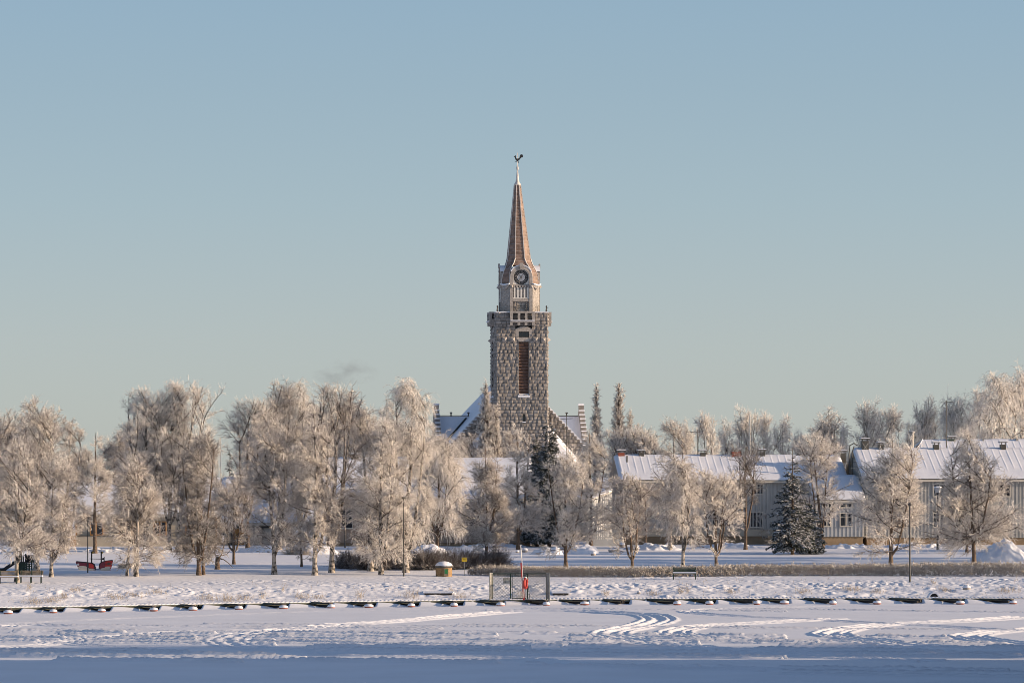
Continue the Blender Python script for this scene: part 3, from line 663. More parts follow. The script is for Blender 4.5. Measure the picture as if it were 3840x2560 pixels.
s = MB(); slab(s, [(-TX, TY - tw, te - .8), (TX, TY - tw, te - .8), (TX, TY, TZ), (-TX, TY, TZ)], .2); slab(s, [(TX, TY + tw, te - .8), (-TX, TY + tw, te - .8), (-TX, TY, TZ), (TX, TY, TZ)], .2); cbuild(s, 'transept_roof', M['roofsnow'])
for sx in (-1, 1):
    g = MB(); sn = MB(); x0, x1 = (TX, TX + .75) if sx > 0 else (-TX - .75, -TX); sl = (TZ - te + .8) / tw
    for k in range(15):
        ya = TY - .45 - k * .62; ztop = TZ + 1.0 - k * .62 * sl
        g.box(x0, x1, ya - .62 if k < 14 else ya - .3, ya, 1, ztop); g.box(x0, x1, 2 * TY - ya, 2 * TY - ya + .62, 1, ztop)
        sn.box(x0 - .06, x1 + .06, ya - .55, ya - .02, ztop, ztop + .18)
    g.box(x0, x1, TY - .45, TY + .45, 1, TZ + 1.9); sn.box(x0 - .05, x1 + .05, TY - .4, TY + .4, TZ + 1.9, TZ + 2.15)
    cbuild(g, 'transept_gable', M['stone']); cbuild(sn, 'gable_snow', M['snow'])
    rd = MB(); rd.bar((sx * (TX - .1), TY, TZ + .28), (sx * 6.2, TY, TZ + .28), .12); cbuild(rd, 'ridge_rail', M['black'])
    for px in (5.6, 8.3): v = MB(); v.lathe([(.10, TZ), (.10, TZ + .62), (.2, TZ + .64), (.2, TZ + .8), (.05, TZ + .84)], 8, (sx * (px + .7), TY, 0)); cbuild(v, 'roof_vent', M['flue'])
# valley gutter on the left
v = MB(); fz = lambda x, y: NZ - abs(x) * SL
pts = []
for x in np.linspace(-6.6, -9.9, 2): zt_ = NZ - abs(x) * SL; pts.append((x - .1, TY - (TZ - zt_) / ((TZ - te + .8) / tw) - .3, zt_ + .42))
v.bar(pts[0], pts[1], .16, .22); cbuild(v, 'valley_gutter', M['black'])
# lean-to halls beside the tower
for sx in (-1, 1):
    w_ = MB(); s = MB(); za = cz(1585); x1 = 9.0 * sx; x0 = (HB + .25) * sx; zb = za - (9.0 - HB) * 1.06; y1 = NY0 - .25
    s.add([(x0, y1, za), (x1, y1, zb), (x1 + sx * .4, y1 - 5, zb - 2.4), (x0, y1 - 5, zb - 1.8), (x0, y1, za + .3), (x1, y1, zb + .3), (x1 + sx * .4, y1 - 5, zb - 2.1), (x0, y1 - 5, zb - 1.5)],
          [f if sx > 0 else f[::-1] for f in [(0, 1, 2, 3), (7, 6, 5, 4), (0, 4, 5, 1), (1, 5, 6, 2), (2, 6, 7, 3), (3, 7, 4, 0)]])
    cbuild(s, 'side_hall_roof', M['roofsnow'])
    a, b = sorted((x0, x1)); w_.box(a, b, y1 - 4.6, y1, 1, zb - 1.9); cbuild(w_, 'side_hall_wall', M['stone'])
# ------------------------------------------------------------------ houses
def winparts(par, x, z0, z1, w, y=0, k=None, name='window', two=True, trim=M['cream']):
    f = MB(); t = .09
    f.box(x - w / 2 - t, x - w / 2, y - .07, y + .08, z0 - t, z1 + t); f.box(x + w / 2, x + w / 2 + t, y - .07, y + .08, z0 - t, z1 + t)
    f.box(x - w / 2, x + w / 2, y - .07, y + .08, z1, z1 + t); f.box(x - w / 2 - .04, x + w / 2 + .04, y - .12, y + .08, z0 - t - .03, z0)
    if two: f.box(x - .05, x + .05, y - .05, y + .06, z0, z1)
    o = f.build(name, trim, par)
    b = MB(); zt_ = z1 - (z1 - z0) * .28
    b.box(x - w / 2 + .002, x - .052 if two else x + w / 2 - .002, y - .03, y + .03, zt_ - .02, zt_ + .02)
    if two: b.box(x + .052, x + w / 2 - .002, y - .03, y + .03, zt_ - .02, zt_ + .02)
    b.build('glazing_bar', trim, o)
    g = MB(); g.box(x - w / 2 + .001, x + w / 2 - .001, y + .0, y + .02, z0 + .001, z1 - .001); g.build('pane', M['glass'], o)
    return o
def snow_roof(par, x0, x1, y0, y1, ze, zr, over=.45, th=.20, seam=.72, name='roof', seed=1, hip0=0, hip1=0):
    """gable roof with a moulded snow blanket; eaves at ze, ridge at zr, ridge runs along x"""
    ym = (y0 + y1) / 2; a = np.arange(x0 - over, x1 + over + .01, .06); nv = 14
    v_ = np.concatenate([np.linspace(0, 1, nv), 2 - np.linspace(1, 0, nv)[1:]])
    X, V = np.meshgrid(a, v_); U = np.where(V <= 1, V, 2 - V)
    y = np.where(V <= 1, (y0 - over) + U * (ym - y0 + over), (y1 + over) - U * (y1 + over - ym))
    sl = (zr - ze) / (ym - y0); zb = zr - sl * np.abs(y - ym)
    e = np.clip((X - a[0]) / .35, 0, 1) * np.clip((a[-1] - X) / .35, 0, 1); e = np.sqrt(e) * np.sqrt(np.clip(U / .05 + .35, 0, 1))
    if seam:
        off = seed * .31; ph = ((X + off) / seam) % 1; k = np.floor((X + off) / seam)
        sm = .03 * np.exp(-((ph - .5) / .06) ** 2) * (U > .22 + .16 * _T[(k.astype(int) * 7 + seed) & 255, 3]) * (U < .93)
    else: sm = 0
    zt_ = zb + th * e * (1 + .5 * (fbm(X / 2.2, y / 1.7, 3, seed) - .5)) + sm + .12 * np.exp(-((U - 1) / .06) ** 2) * (vn(X / 1.6, X * 0, seed) - .3) + .02
    for h in (hip0, hip1): pass
    X2 = X.copy(); 
    if hip0: lim = x0 - over + hip0 * U; X2 = np.where((X2 < lim), lim + (X2 - lim) * .001, X2)
    if hip1: lim = x1 + over - hip1 * U; X2 = np.where((X2 > lim), lim + (X2 - lim) * .001, X2)
    ny, nx = X.shape; i = np.arange(nx - 1)[None, :] + nx * np.arange(ny - 1)[:, None]; q = np.stack([i, i + 1, i + 1 + nx, i + nx], -1).reshape(-1, 4)
    top = np.stack([X2, y, zt_], -1).reshape(-1, 3)
    o = mesh_np(name, [(top, q)], M['roofsnow'], par, smooth=True)
    # roof deck under it
    d = MB(); xa, xb = x0 - over + .03, x1 + over - .03; t = .12
    if not (hip0 or hip1):
        pts = [(y0 - over, zr - sl * (ym - y0 + over)), (ym, zr), (y1 + over, zr - sl * (y1 + over - ym))]
        d.add([(x, yy, zz + dz) for x in (xa, xb) for dz in (0, -t) for yy, zz in pts], [(0, 6, 7, 1), (1, 7, 8, 2), (3, 4, 10, 9), (4, 5, 11, 10), (0, 1, 4, 3), (1, 2, 5, 4), (6, 9, 10, 7), (7, 10, 11, 8), (0, 3, 9, 6), (2, 8, 11, 5)])
    ez = zr - sl * (ym - y0 + over)
    d.box(xa, xb, y0 - over - .10, y0 - over - .004, ez - .14, ez + .02)
    d.build('gutter', M['cream'], par)
    return o
def house(name, label, px0, px1, D, th, rows, depth, clad, cat='house', over=.4, battens=.36, horizontal=False, wins=(), chim=(), seed=1, gable_right=True, plinth=True, group=None, trim=M['cream'], seam=.72, x1_=None, hips=(0, 0), doors=(), snowon=True):
    """rows = (ground, plinth top, eaves, ridge) photo rows at distance D; windows (px, row top, row bottom, width px)"""
    s = sc(D); X0 = (px0 - 1920) * s; zz = lambda r: EYE + (YH - r) * s
    zg, zp, ze, zr = [zz(r) for r in rows]; zg = min(zg, float(gz(0, D)) - .2)
    L = (px1 - px0) * s / math.cos(th)
    r = empty(name, (X0, D, 0), th, label, cat, group)
    def lx(px):                                   # photo column -> local x on the facade
        k = (px - 1920) / F; return (k * D - X0) / (math.cos(th) - k * math.sin(th))
    w_ = MB(); w_.prism([(0, zp), (L, zp), (L, ze), (0, ze)], 0, depth)
    ym = depth / 2
    for x in (0, L): w_.add([(x, 0, ze), (x, depth, ze), (x, ym, zr - .05)], [(0, 1, 2)] if x else [(0, 2, 1)])
    if horizontal:
        n = int((ze - zp) / .15)
        for k in range(n):
            z = zp + k * (ze - zp) / n; w_.add([(0.002, -.03, z), (L - .002, -.03, z), (L - .002, -.004, z + (ze - zp) / n), (.002, -.004, z + (ze - zp) / n), (.002, -.0, z), (L - .002, -.0, z)], [(0, 1, 2, 3), (4, 5, 1, 0)])
    else:
        n = int(L / battens)
        for k in range(n + 1): x = .03 + k * (L - .06) / n; w_.box(x - .085, x + .085, -.085, -.001, zp + .01, ze - .01)
        for x in (0, L):
            for k in range(int(depth / battens)):
                y = k * battens + .05; zt_ = ze + (zr - ze) * (1 - abs(y - ym) / ym) - .15
                w_.box(*((-.04, -.001) if x == 0 else (L + .001, L + .04)), y, y + .05, zp + .01, zt_)
    w_.build('wall', clad, r)
    if plinth: p = MB(); p.box(.05, L - .05, .05, depth - .05, zg, zp - .002); p.build('plinth', M['plinth'], r)
    for x in (-.03, L - .13): c = MB(); c.box(x, x + .16, -.11, -.086, zp, ze); c.build('corner_board', trim, r)
    if snowon: rf = snow_roof(r, 0, L, 0, depth, ze, zr, over, seed=seed, seam=seam, hip0=hips[0], hip1=hips[1])
    for (px, ra, rb, wd) in wins: winparts(r, lx(px), zz(rb), zz(ra), wd * s, y=-.085, trim=trim)
    for (px, rt, wd, kind) in chim:
        k = (px - 1920) / F; yl = ym; 
        x = lx(px) + (k * math.cos(th) + math.sin(th)) * 0; dd = D + x * math.sin(th) + yl * math.cos(th); x = lx(px) + yl * (k) + yl * math.tan(th); zt_ = EYE + (YH - rt) * sc(dd); w2 = wd * s / 2
        b = MB(); b.box(x - w2, x + w2, yl - .35, yl + .35, zr - .6, zt_ - .28)
        o = b.build('chimney', {'b': M['brickred'], 'f': M['flue'], 'g': M['green'], 'x': M['flue'], 'p': M['grey']}[kind], rf)
        if kind != 'p':
            b = MB(); b.box(x - w2 - .12, x + w2 + .12, yl - .45, yl + .45, zt_ - .12, zt_ - .04); 
            for sx in (-1, 1): b.box(x + sx * (w2 - .06) - .03, x + sx * (w2 - .06) + .03, yl - .3, yl - .24, zt_ - .28, zt_ - .12)
            b.build('chimney_hood', M['flue'], rf)
            b = MB(); b.box(x - w2 - .1, x + w2 + .1, yl - .42, yl + .42, zt_ - .04, zt_ + .05); b.build('chimney_snow', M['snow'], rf)
        if kind == 'x':
            b = MB(); b.bar((x - w2 + .05, yl - .37, zr - .1), (x + w2 - .05, yl - .37, zt_ - .5), .04); b.bar((x + w2 - .05, yl - .37, zr - .1), (x - w2 + .05, yl - .37, zt_ - .5), .04); b.build('brace', M['cream'], rf)
    return r, lx, zz, L
t5 = R_(5)
W1 = [(x, 1816, 1850, 42) for x in (2401, 2547, 2693, 2838, 2976)] + [(x, 1922, 1974, 44) for x in (2401, 2547, 2693, 2836, 2962)]
r, lx, zz, L = house('grey_house', 'two storey grey boarded house with a long snowy roof behind the bench and the spruce', 2337, 3175, 374, t5, (2040, 2000, 1797, 1712), 9.5, M['cladgrey'], wins=W1, seed=1,
      chim=[(2329, 1686, 24, 'b'), (2404, 1686, 20, 'f'), (2635, 1686, 20, 'f'), (2760, 1682, 36, 'b'), (2858, 1684, 20, 'f'), (3160, 1688, 20, 'f')])
b = MB(); b.box(lx(2350), lx(3100), -.12, -.09, zz(2010), zz(1984)); b.build('base_board', M['cladsand'], r)
b = MB(); b.box(lx(2376) - .05, lx(2383), -.10, -.088, zz(1850), zz(1816)); b.build('shutter', M['cream'], r)
b = MB(); b.bar((lx(2361), 2.2, zz(1732)), (lx(2361), 2.2, zz(1708)), .13); b.build('vent_pipe', M['flue'], r)
W2 = [(x, 1816, 1859, 44) for x in (3376, 3522, 3764, 3880)] + [(x, 1925, 1974, 44) for x in (3376, 3522, 3640, 3764)]
r, lx, zz, L = house('grey_house', 'grey boarded house at the right edge with a tall braced chimney at its gable end', 3249, 4250, 371.5, t5, (2046, 2016, 1792, 1686), 11, M['cladgrey'], wins=W2, seed=2,
      chim=[(3243, 1642, 26, 'x'), (3303, 1656, 20, 'f'), (3510, 1656, 20, 'f'), (3761, 1655, 20, 'f')])
# service mast at its gable end
b = MB(); b.tube([(-.9, 4.0, zz(1800)), (-1.0, 4.0, zz(1700)), (-.9, 4.0, zz(1668)), (-.5, 4, zz(1660)), (-.2, 4, zz(1668))], [.06] * 5, 6); b.tube([(-.6, 4.0, zz(1800)), (-.7, 4.0, zz(1700)), (-.5, 4.0, zz(1672))], [.05] * 3, 6); b.bar((-1.3, 4, zz(1730)), (-.1, 4, zz(1730)), .06); b.build('roof_ladder', M['flue'], r)
r3_, lx, zz, L = house('rear_house', 'snow covered roof of a rear house rising behind the right edge house', 3400, 4300, 402, t5, (2040, 2016, 1760, 1652), 11, M['cladgrey'], seed=3, hips=(3.2, 0),
      chim=[(3568, 1636, 26, 'g'), (3685, 1636, 6, 'p'), (3812, 1633, 9, 'p')])
x = lx(3430) + 5.5 * math.tan(t5); b = MB(); b.lathe([(.26, zz(1690)), (.26, zz(1622)), (.34, zz(1621)), (.34, zz(1616)), (.2, zz(1614))], 12, (x, 4.2, 0)); b.build('metal_flue', M['grey'], r3_)
b = MB()
for sx, sy in ((-.42, -.4), (.42, -.4), (.42, .4), (-.42, .4)): b.bar((x + sx, 4.2 + sy, zz(1650)), (x + sx, 4.2 + sy, zz(1596)), .05)
for z in (1596, 1604): b.bar((x - .42, 3.8, zz(z)), (x + .42, 3.8, zz(z)), .05); b.bar((x - .42, 4.6, zz(z)), (x + .42, 4.6, zz(z)), .05)
b.build('flue_cage', M['wire'], r3_)
# low connecting wing: its ridge runs towards the viewer's right, blue snow slope
r, lx, zz, L = house('low_wing', 'low blue grey porch wing joining the two grey houses, right of the snowy spruce', 3060, 3240, 370, t5, (2046, 2012, 1872, 1790), 8, M['cladblue'], seed=5, over=.25, seam=0, hips=(0, 0),
      wins=[(3100, 1922, 1970, 24), (3172, 1925, 1970, 42), (3105, 1888, 1900, 40), (3172, 1888, 1900, 42)])
# centre house, tan siding
W3 = [(1296, 1912, 1978, 50), (1420, 1912, 1978, 50), (1560, 1912, 1978, 50), (1782, 1915, 1972, 42), (1914, 1915, 1972, 34), (1660, 1912, 1978, 50)]
r, lx, zz, L = house('tan_house', 'long tan boarded house with a big sunlit snow roof in the middle behind the birches', 1222, 1992, 366, R_(3), (2050, 2034, 1863, 1722), 13, M['cladtan'], wins=W3, horizontal=True, seed=6, seam=0, over=.5,
      chim=[(1330, 1700, 30, 'f'), (1560, 1700, 30, 'b')])
b = MB(); b.box(L + .1, L + 1.2, -.3, 1.4, zz(2046), zz(1945)); o = b.build('porch', M['cream'], r)
b = MB()
for k in range(5): b.box(L + .2 + k * .15, L + .26 + k * .15, -.34, -.305, zz(2010), zz(1965))
b.build('lattice', M['flue'], o); b = MB(); b.box(L + .3, L + .9, -.33, -.302, zz(1963), zz(1950)); b.build('pane', M['glass'], o)
# shaded building in the gap right of the tan house
r, lx, zz, L = house('blue_house', 'shaded blue grey house seen in the gap between the tan and the grey house', 2015, 2200, 396, R_(-38), (2040, 2030, 1872, 1838), 8, M['cladblue'], wins=[(2060, 1940, 1985, 30), (2140, 1940, 1985, 30)], seed=7, seam=0)
# picket fence right of it
def picket():
    s = sc(368); r = empty('picket_fence', P(2200, 2040, 368), R_(4), 'grey picket fence between the tan house and the grey house', 'fence')
    b = MB()
    for k in range(34): b.box(k * .105, k * .105 + .05, 0, .03, .5, 1.9)
    b.build('picket', M['cladblue'], r)['kind'] = 'stuff'
    b = MB(); b.box(-.05, 3.6, -.04, -.002, 1.65, 1.75); b.box(-.05, 3.6, -.04, -.002, .6, .7); b.build('rail', M['cladblue'], r)
    b = MB(); b.box(-.05, 3.6, -.05, .06, -.3, .5); b.build('base_board', M['cladblue'], r)
picket()
# left buildings
r, lx, zz, L = house('sand_house', 'low sand coloured boarded house behind the play boat and the tall birches', 284, 812, 366, R_(2), (2062, 2053, 1925, 1828), 11, M['cladsand'], horizontal=True, wins=[(362, 1957, 2002, 42), (470, 1957, 2002, 42), (600, 1957, 2002, 42), (720, 1957, 2002, 42)], seed=8, seam=0, trim=M['orange'], chim=[(520, 1806, 26, 'b')])
b = MB(); b.box(.1, L - .1, -.5, -.04, zz(2053), zz(2009)); b.build('lower_siding', M['cladsand'], r)
b = MB(); b.box(.05, L, -.56, -.0, zz(2009), zz(2007)); b.build('ledge', M['flue'], r)
b = MB(); b.box(-.5, .09, -.5, 1.5, zz(2053), zz(2007)); b.build('side_box', M['orange'], r)
r, lx, zz, L = house('pavilion', 'dark framed pavilion with pale window panels right of the crooked stump tree', 842, 1100, 372, R_(2), (2062, 2055, 1950, 1797), 9, M['cladsand'], horizontal=True, wins=(), seed=9, seam=0, chim=[(900, 1775, 24, 'f')])
for k, px in enumerate((896, 1000, 1050, 1080)):
    b = MB(); b.box(lx(px) - .5, lx(px) + .5, -.08, -.04, zz(2042), zz(1980)); o = b.build('window_panel', M['cream'] if k else M['orange'], r)
b = MB()
for px in (870, 926, 952, 985, 1020, 1062, 1095): b.box(lx(px) - .09, lx(px) + .09, -.35, -.16, zz(2056), zz(1978))
b.box(lx(870), lx(1095), -.35, -.155, zz(1978), zz(1972)); b.build('veranda_post', M['flue'], r)
# ------------------------------------------------------------------ poles and masts
def pole(name, label, cat, px, r0, r1, D=None, wpx=5, m='flue', head=None, group=None):
    D = D or hit(px, r0); s = sc(D); p = P(px, r0, D); h = (r0 - r1) * s; w = wpx * s / 2
    r = empty(name, (p.x, D, p.z), 0, label, cat, group)
    b = MB(); b.lathe([(w * 1.25, -.4), (w * 1.25, h * .12), (w, h * .125), (w * .8, h)], 8); b.build('pole', M[m], r)
    if head == 'disc': b = MB(); b.lathe([(.05, h - .02), (.09, h - .3), (.10, h - .05), (.28, h + .02), (.24, h + .07), (.02, h + .10)], 14); b.build('lamp_head', M['flue'], r)
    if head == 'cap': b = MB(); b.lathe([(.06, h - .05), (.16, h + .02), (.14, h + .12), (.03, h + .16)], 10); b.build('lamp_head', M['flue'], r); 
    if head == 'lantern':
        b = MB(); b.lathe([(.05, h - 1.0), (.10, h - .75), (.24, h - .62)], 6); b.build('lamp_base', M['black'], r)
        b = MB(); b.lathe([(.22, h - .61), (.34, h - .12)], 6); g = b.build('lamp_glass', M['lampglass'], r); b = MB(); b.lathe([(.38, h - .12), (.34, h - .04), (.1, h)], 6); b.build('lamp_cap', M['snow'], r)
    if head == 'antenna': b = MB(); b.bar((-.7, 0, h - .25), (.7, 0, h - .18), .05); b.bar((-.5, -.3, h - .22), (-.5, .3, h - .22), .04); b.bar((.5, -.3, h - .2), (.5, .3, h - .2), .04); b.bar((0, -.3, h - .22), (0, .3, h - .22), .04); b.build('antenna_bars', M[m], r)
    return r
pole('lamp_post', 'lamp post with a flat disc head in front of the red play boat', 'street lamp', 329, 2146, 1940, wpx=4, head='disc')
pole('lamp_post', 'tall thin dark lamp post standing left of the round bin and the shrubs', 'street lamp', 1514, 2160, 1868, wpx=5, head='cap')
pole('lamp_post', 'slender tall lamp post standing on the bank between the two right hand lindens', 'street lamp', 3412, 2181, 1893, wpx=6, head='cap')
pole('lantern_post', 'black lantern post with a frosted glass lantern before the right edge house window', 'street lamp', 3516, 2061, 1822, wpx=7, m='black', head='lantern')
pole('lamp_post', 'short dark lamp post among birch branches before the tan house window', 'street lamp', 1294, 2052, 1905, wpx=5, head='cap')
pole('white_mast', 'thin white mast left of the window of the tan house', 'pole', 1230, 2046, 1862, wpx=3, m='white')
pole('garden_post', 'short dark post on the snowbank before the tan house', 'post', 1874, 2040, 1965, wpx=5)
pole('flagpole', 'white flagpole rising above the long roof of the grey house', 'flagpole', 2812, 1990, 1552, D=395, wpx=4, m='white')
pole('flagpole', 'thin white flagpole beside a small dark spruce, left of the birches', 'flagpole', 827, 1990, 1640, D=400, wpx=4, m='white')
pole('tv_antenna', 'rooftop antenna with a cross bar left of the flagpole, over the grey house roof', 'antenna', 2615, 1713, 1610, D=381, wpx=3, head='antenna')
pole('tv_antenna', 'tall rooftop antenna on the rear house near the right edge', 'antenna', 3549, 1677, 1500, D=404, wpx=3, head='antenna')
pole('tv_antenna', 'antenna mast in front of the stepped church gable', 'antenna', 2125, 1880, 1562, D=410, wpx=3, head='antenna')
pole('tv_antenna', 'lower antenna mast in front of the snowy church side roof', 'antenna', 2131, 1880, 1648, D=406, wpx=2.5, head='antenna')
# ------------------------------------------------------------------ trees
def norm(a): return a / (np.linalg.norm(a, axis=-1, keepdims=True) + 1e-9)
def tubes(Pn, R, S=3):
    N, K, _ = Pn.shape; d = np.gradient(Pn, axis=1); d = norm(d)
    ref = np.where(np.abs(d[..., 2:3]) > .9, np.array([1., 0, 0]), np.array([0, 0, 1.])); u = norm(np.cross(d, ref)); v = np.cross(u, d)
    a = np.arange(S) * 2 * np.pi / S + .5
    V = Pn[:, :, None, :] + R[:, :, None, None] * (u[:, :, None, :] * np.cos(a)[None, None, :, None] + v[:, :, None, :] * np.sin(a)[None, None, :, None])
    i = (np.arange(N) * K * S)[:, None, None] + (np.arange(K - 1) * S)[None, :, None] + np.arange(S)[None, None, :]; j = (np.arange(N) * K * S)[:, None, None] + (np.arange(K - 1) * S)[None, :, None] + ((np.arange(S) + 1) % S)[None, None, :]
    return V.reshape(-1, 3), np.stack([i, j, j + S, i + S], -1).reshape(-1, 4)[:, ::-1]
def sweep(p0, d0, L, K, grav, wob, rng):
    """grow polylines: start points, directions, lengths; gravity bends them down (positive) or up"""
    N = len(p0); out = np.zeros((N, K, 3)); out[:, 0] = p0; d = norm(d0); st_ = (L / (K - 1))[:, None]; g = np.array([0, 0, -1.0])
    for k in range(1, K):
        out[:, k] = out[:, k - 1] + d * st_
        d = norm(d + g * grav + rng.normal(0, wob, (N, 3)))
    return out
def at(P_, idx, t):
    K = P_.shape[1]; f = t * (K - 1); i = np.clip(f.astype(int), 0, K - 2); w_ = (f - i)[:, None]
    a = P_[idx, i]; b = P_[idx, i + 1]; return a * (1 - w_) + b * w_, norm(b - a)
def side(tan, ang, rng, flat=0):
    r = rng.normal(0, 1, tan.shape); r[:, 2] *= (1 - flat); p = norm(r - (r * tan).sum(-1, keepdims=True) * tan)
    return tan * np.cos(ang)[:, None] + p * np.sin(ang)[:, None]
PROF = {
    'birch': lambda t: np.minimum(1, .6 + t * 2.0) * (1 - t) ** .95 * 1.15 + .04,
    'round': lambda t: np.sqrt(np.clip(1 - (2 * t * .94 - .86) ** 2, .0, 1)) * .98 + .06,
    'tall': lambda t: np.minimum(1, .7 + t) * (1 - t ** 1.7) ** .85 + .05,
    'cone': lambda t: np.minimum(1, .72 + t * 1.6) * (1 - t) ** 1.25 * 1.25 + .03,
    'vase': lambda t: (.45 + .9 * t) * (1 - t ** 3.5) ** .5 + .04,
}
KIND = { # profile, L1 angle, L1 grav, L2 grav, L3 grav, L3 length, L4, twig radius
    'birch': ('birch', 48, -.02, .06, .22, (.35, .75), 3, .0095),
    'weep': ('tall', 42, .02, .22, .55, (.6, 1.3), 3, .0095),
    'linden': ('round', 55, -.07, -.03, .02, (.3, .6), 3, .0105),
    'tallround': ('tall', 40, -.05, .0, .08, (.3, .65), 3, .0100),
    'cone': ('cone', 52, -.06, .0, .05, (.3, .55), 3, .0105),
    'vase': ('vase', 34, -.03, .0, .05, (.3, .7), 2, .0095),
    'bush': ('round', 30, -.02, .0, .02, (.3, .6), 3, .011),
}
def tree_geo(kind, H, Rw, cb, leaders, dens, seed, tx=0.0, tw=1.45, r0=None, fork=None):
    rng = np.random.default_rng(seed); sd_n = seed % 50; pr, ang1, g1, g2, g3, l3, n4, rt = KIND[kind]; prof = PROF[pr]; rt = rt * tw
    K0 = 14; t = np.linspace(0, 1, K0); Hc = H * (1 - cb); r0 = r0 or (.035 + .0115 * H)
    fork = cb * H * .75 if fork is None else fork * H
    ld = []; rad = []
    wv = (.25 if kind == 'poplar' else 1) * np.cumsum(rng.normal(0, .012 * H / 3, (K0, 2)), 0) * np.minimum(t * 3, 1)[:, None] * .6
    main = np.stack([tx * t ** 1.4 + wv[:, 0], wv[:, 1], H * t * .99], 1); ld.append(main); rad.append(r0 * (1 - t) ** .75 + .012)
    flare = np.exp(-t * 45) * r0 * .5; rad[0] = rad[0] + flare
    for k in range(leaders):
        f = fork * (1 + .35 * rng.random() * (k > 0)); p0 = main[0] + (np.array([np.interp(f, main[:, 2], main[:, 0]), np.interp(f, main[:, 2], main[:, 1]), f]) - main[0])
        phi = math.pi * k + rng.uniform(-.5, .5); top = H * rng.uniform(.74, .97); rr = Rw * rng.uniform(.35, .62)
        e = np.array([math.cos(phi) * rr + tx * .5, math.sin(phi) * rr * .8, top]); s_ = np.linspace(0, 1, K0)[:, None]
        hor = (e - p0) * np.array([1, 1, 0]) * np.sqrt(s_) ; ver = (e - p0) * np.array([0, 0, 1]) * s_
        q = p0 + hor + ver + np.cumsum(rng.normal(0, .03, (K0, 3)), 0) * np.minimum(1, s_ * 4); ld.append(q); rad.append(r0 * .62 * (1 - t) ** .75 + .012)
    LD = np.array(ld); RD = np.array(rad)
    N3 = int(dens * (Rw * Hc) ** .8 * 370 / tw); N2 = N3 // 6; N1 = max(18, int(N2 / (2.5 if kind == 'poplar' else 9)))
    # limbs
    idx = rng.integers(0, len(ld), N1); zt_ = cb * H + (H * .985 - cb * H) * rng.random(N1) ** .92
    tt = np.array([np.interp(z, LD[i][:, 2], t) for z, i in zip(zt_, idx)]); tt = np.clip(tt, .05, .985); p, tan = at(LD, idx, tt)
    c = np.clip((p[:, 2] - cb * H) / Hc, 0, 1)
    a = np.minimum(R_(ang1) * rng.uniform(.8, 1.2, N1) * (1.55 - .85 * c if ang1 > 20 else 1), 1.75); az = rng.uniform(0, 2 * np.pi, N1)
    ax = tx * (p[:, 2] / H) ** 1.4; rr = Rw * prof(c) * rng.uniform(.72, 1.12, N1) * (1.0 if ang1 < 20 else .78 + .5 * vn(np.cos(az) * 1.6 + 9, p[:, 2] / 1.3 + np.sin(az) * 1.2, sd_n))
    outd = np.stack([np.cos(az), np.sin(az)], 1)
    # reach the envelope measured from the tree axis
    px = p[:, 0] - ax; py = p[:, 1]; dot = px * outd[:, 0] + py * outd[:, 1]; reach = np.maximum(rr - dot, .15 * rr)
    d = np.stack([outd[:, 0] * np.sin(a), outd[:, 1] * np.sin(a), np.cos(a)], 1)
    L1 = np.minimum(reach / np.sin(a), (H * 1.0 - p[:, 2]) / np.maximum(np.cos(a), .12) * 1.05 + .25)
    B1 = sweep(p, d, L1, 7, g1, .09, rng); r1 = np.clip(L1 * .011, .010, .05)[:, None] * np.linspace(1, .35, 7)[None] + .004
    # boughs
    i2 = rng.choice(N1, N2, p=(L1 + .1) / (L1 + .1).sum()); t2 = rng.uniform(.12, 1, N2); p, tan = at(B1, i2, t2)
    L2 = (L1[i2] * .42 * (1.15 - t2) + .22) * rng.uniform(.6, 1.2, N2)
    B2 = sweep(p, side(tan, R_(42) * rng.uniform(.6, 1.3, N2), rng), L2, 5, g2, .10, rng); r2 = (.009 * tw + .003 * L2)[:, None] * np.linspace(1, .5, 5)[None]
    # twigs
    i3 = rng.choice(N2, N3, p=L2 / L2.sum()); t3 = rng.uniform(.05, 1, N3); p, tan = at(B2, i3, t3)
    L3 = rng.uniform(*l3, N3) * np.clip(Rw / 2.2, .6, 1.35); K3 = 4 if kind != 'weep' else 5
    B3 = sweep(p, side(tan, R_(38) * rng.uniform(.5, 1.4, N3), rng), L3, K3, g3, .10, rng); r3 = (rt * rng.uniform(.7, 1.25, N3))[:, None] * np.linspace(1, .6, K3)[None]
    N4 = N3 * n4; i4 = rng.integers(0, N3, N4); p, tan = at(B3, i4, rng.uniform(.1, 1, N4)); L4 = rng.uniform(.09, .24, N4) * (1.2 if kind in ('linden', 'cone') else 1)
    B4 = sweep(p, side(tan, R_(45) * rng.uniform(.5, 1.5, N4), rng), L4, 2, 0, 0, rng); r4 = (rt * .85 * rng.uniform(.7, 1.2, N4))[:, None] * np.array([1, .5])[None]
    trunk = [tubes(LD, RD, 9)]
    crown = [tubes(B3, r3, 3), tubes(B4, r4, 3)]
    return trunk, crown, [tubes(B1, r1, 4), tubes(B2, r2, 3)]
CACHE = {}
def ground_D(px, row): return hit(px, row)
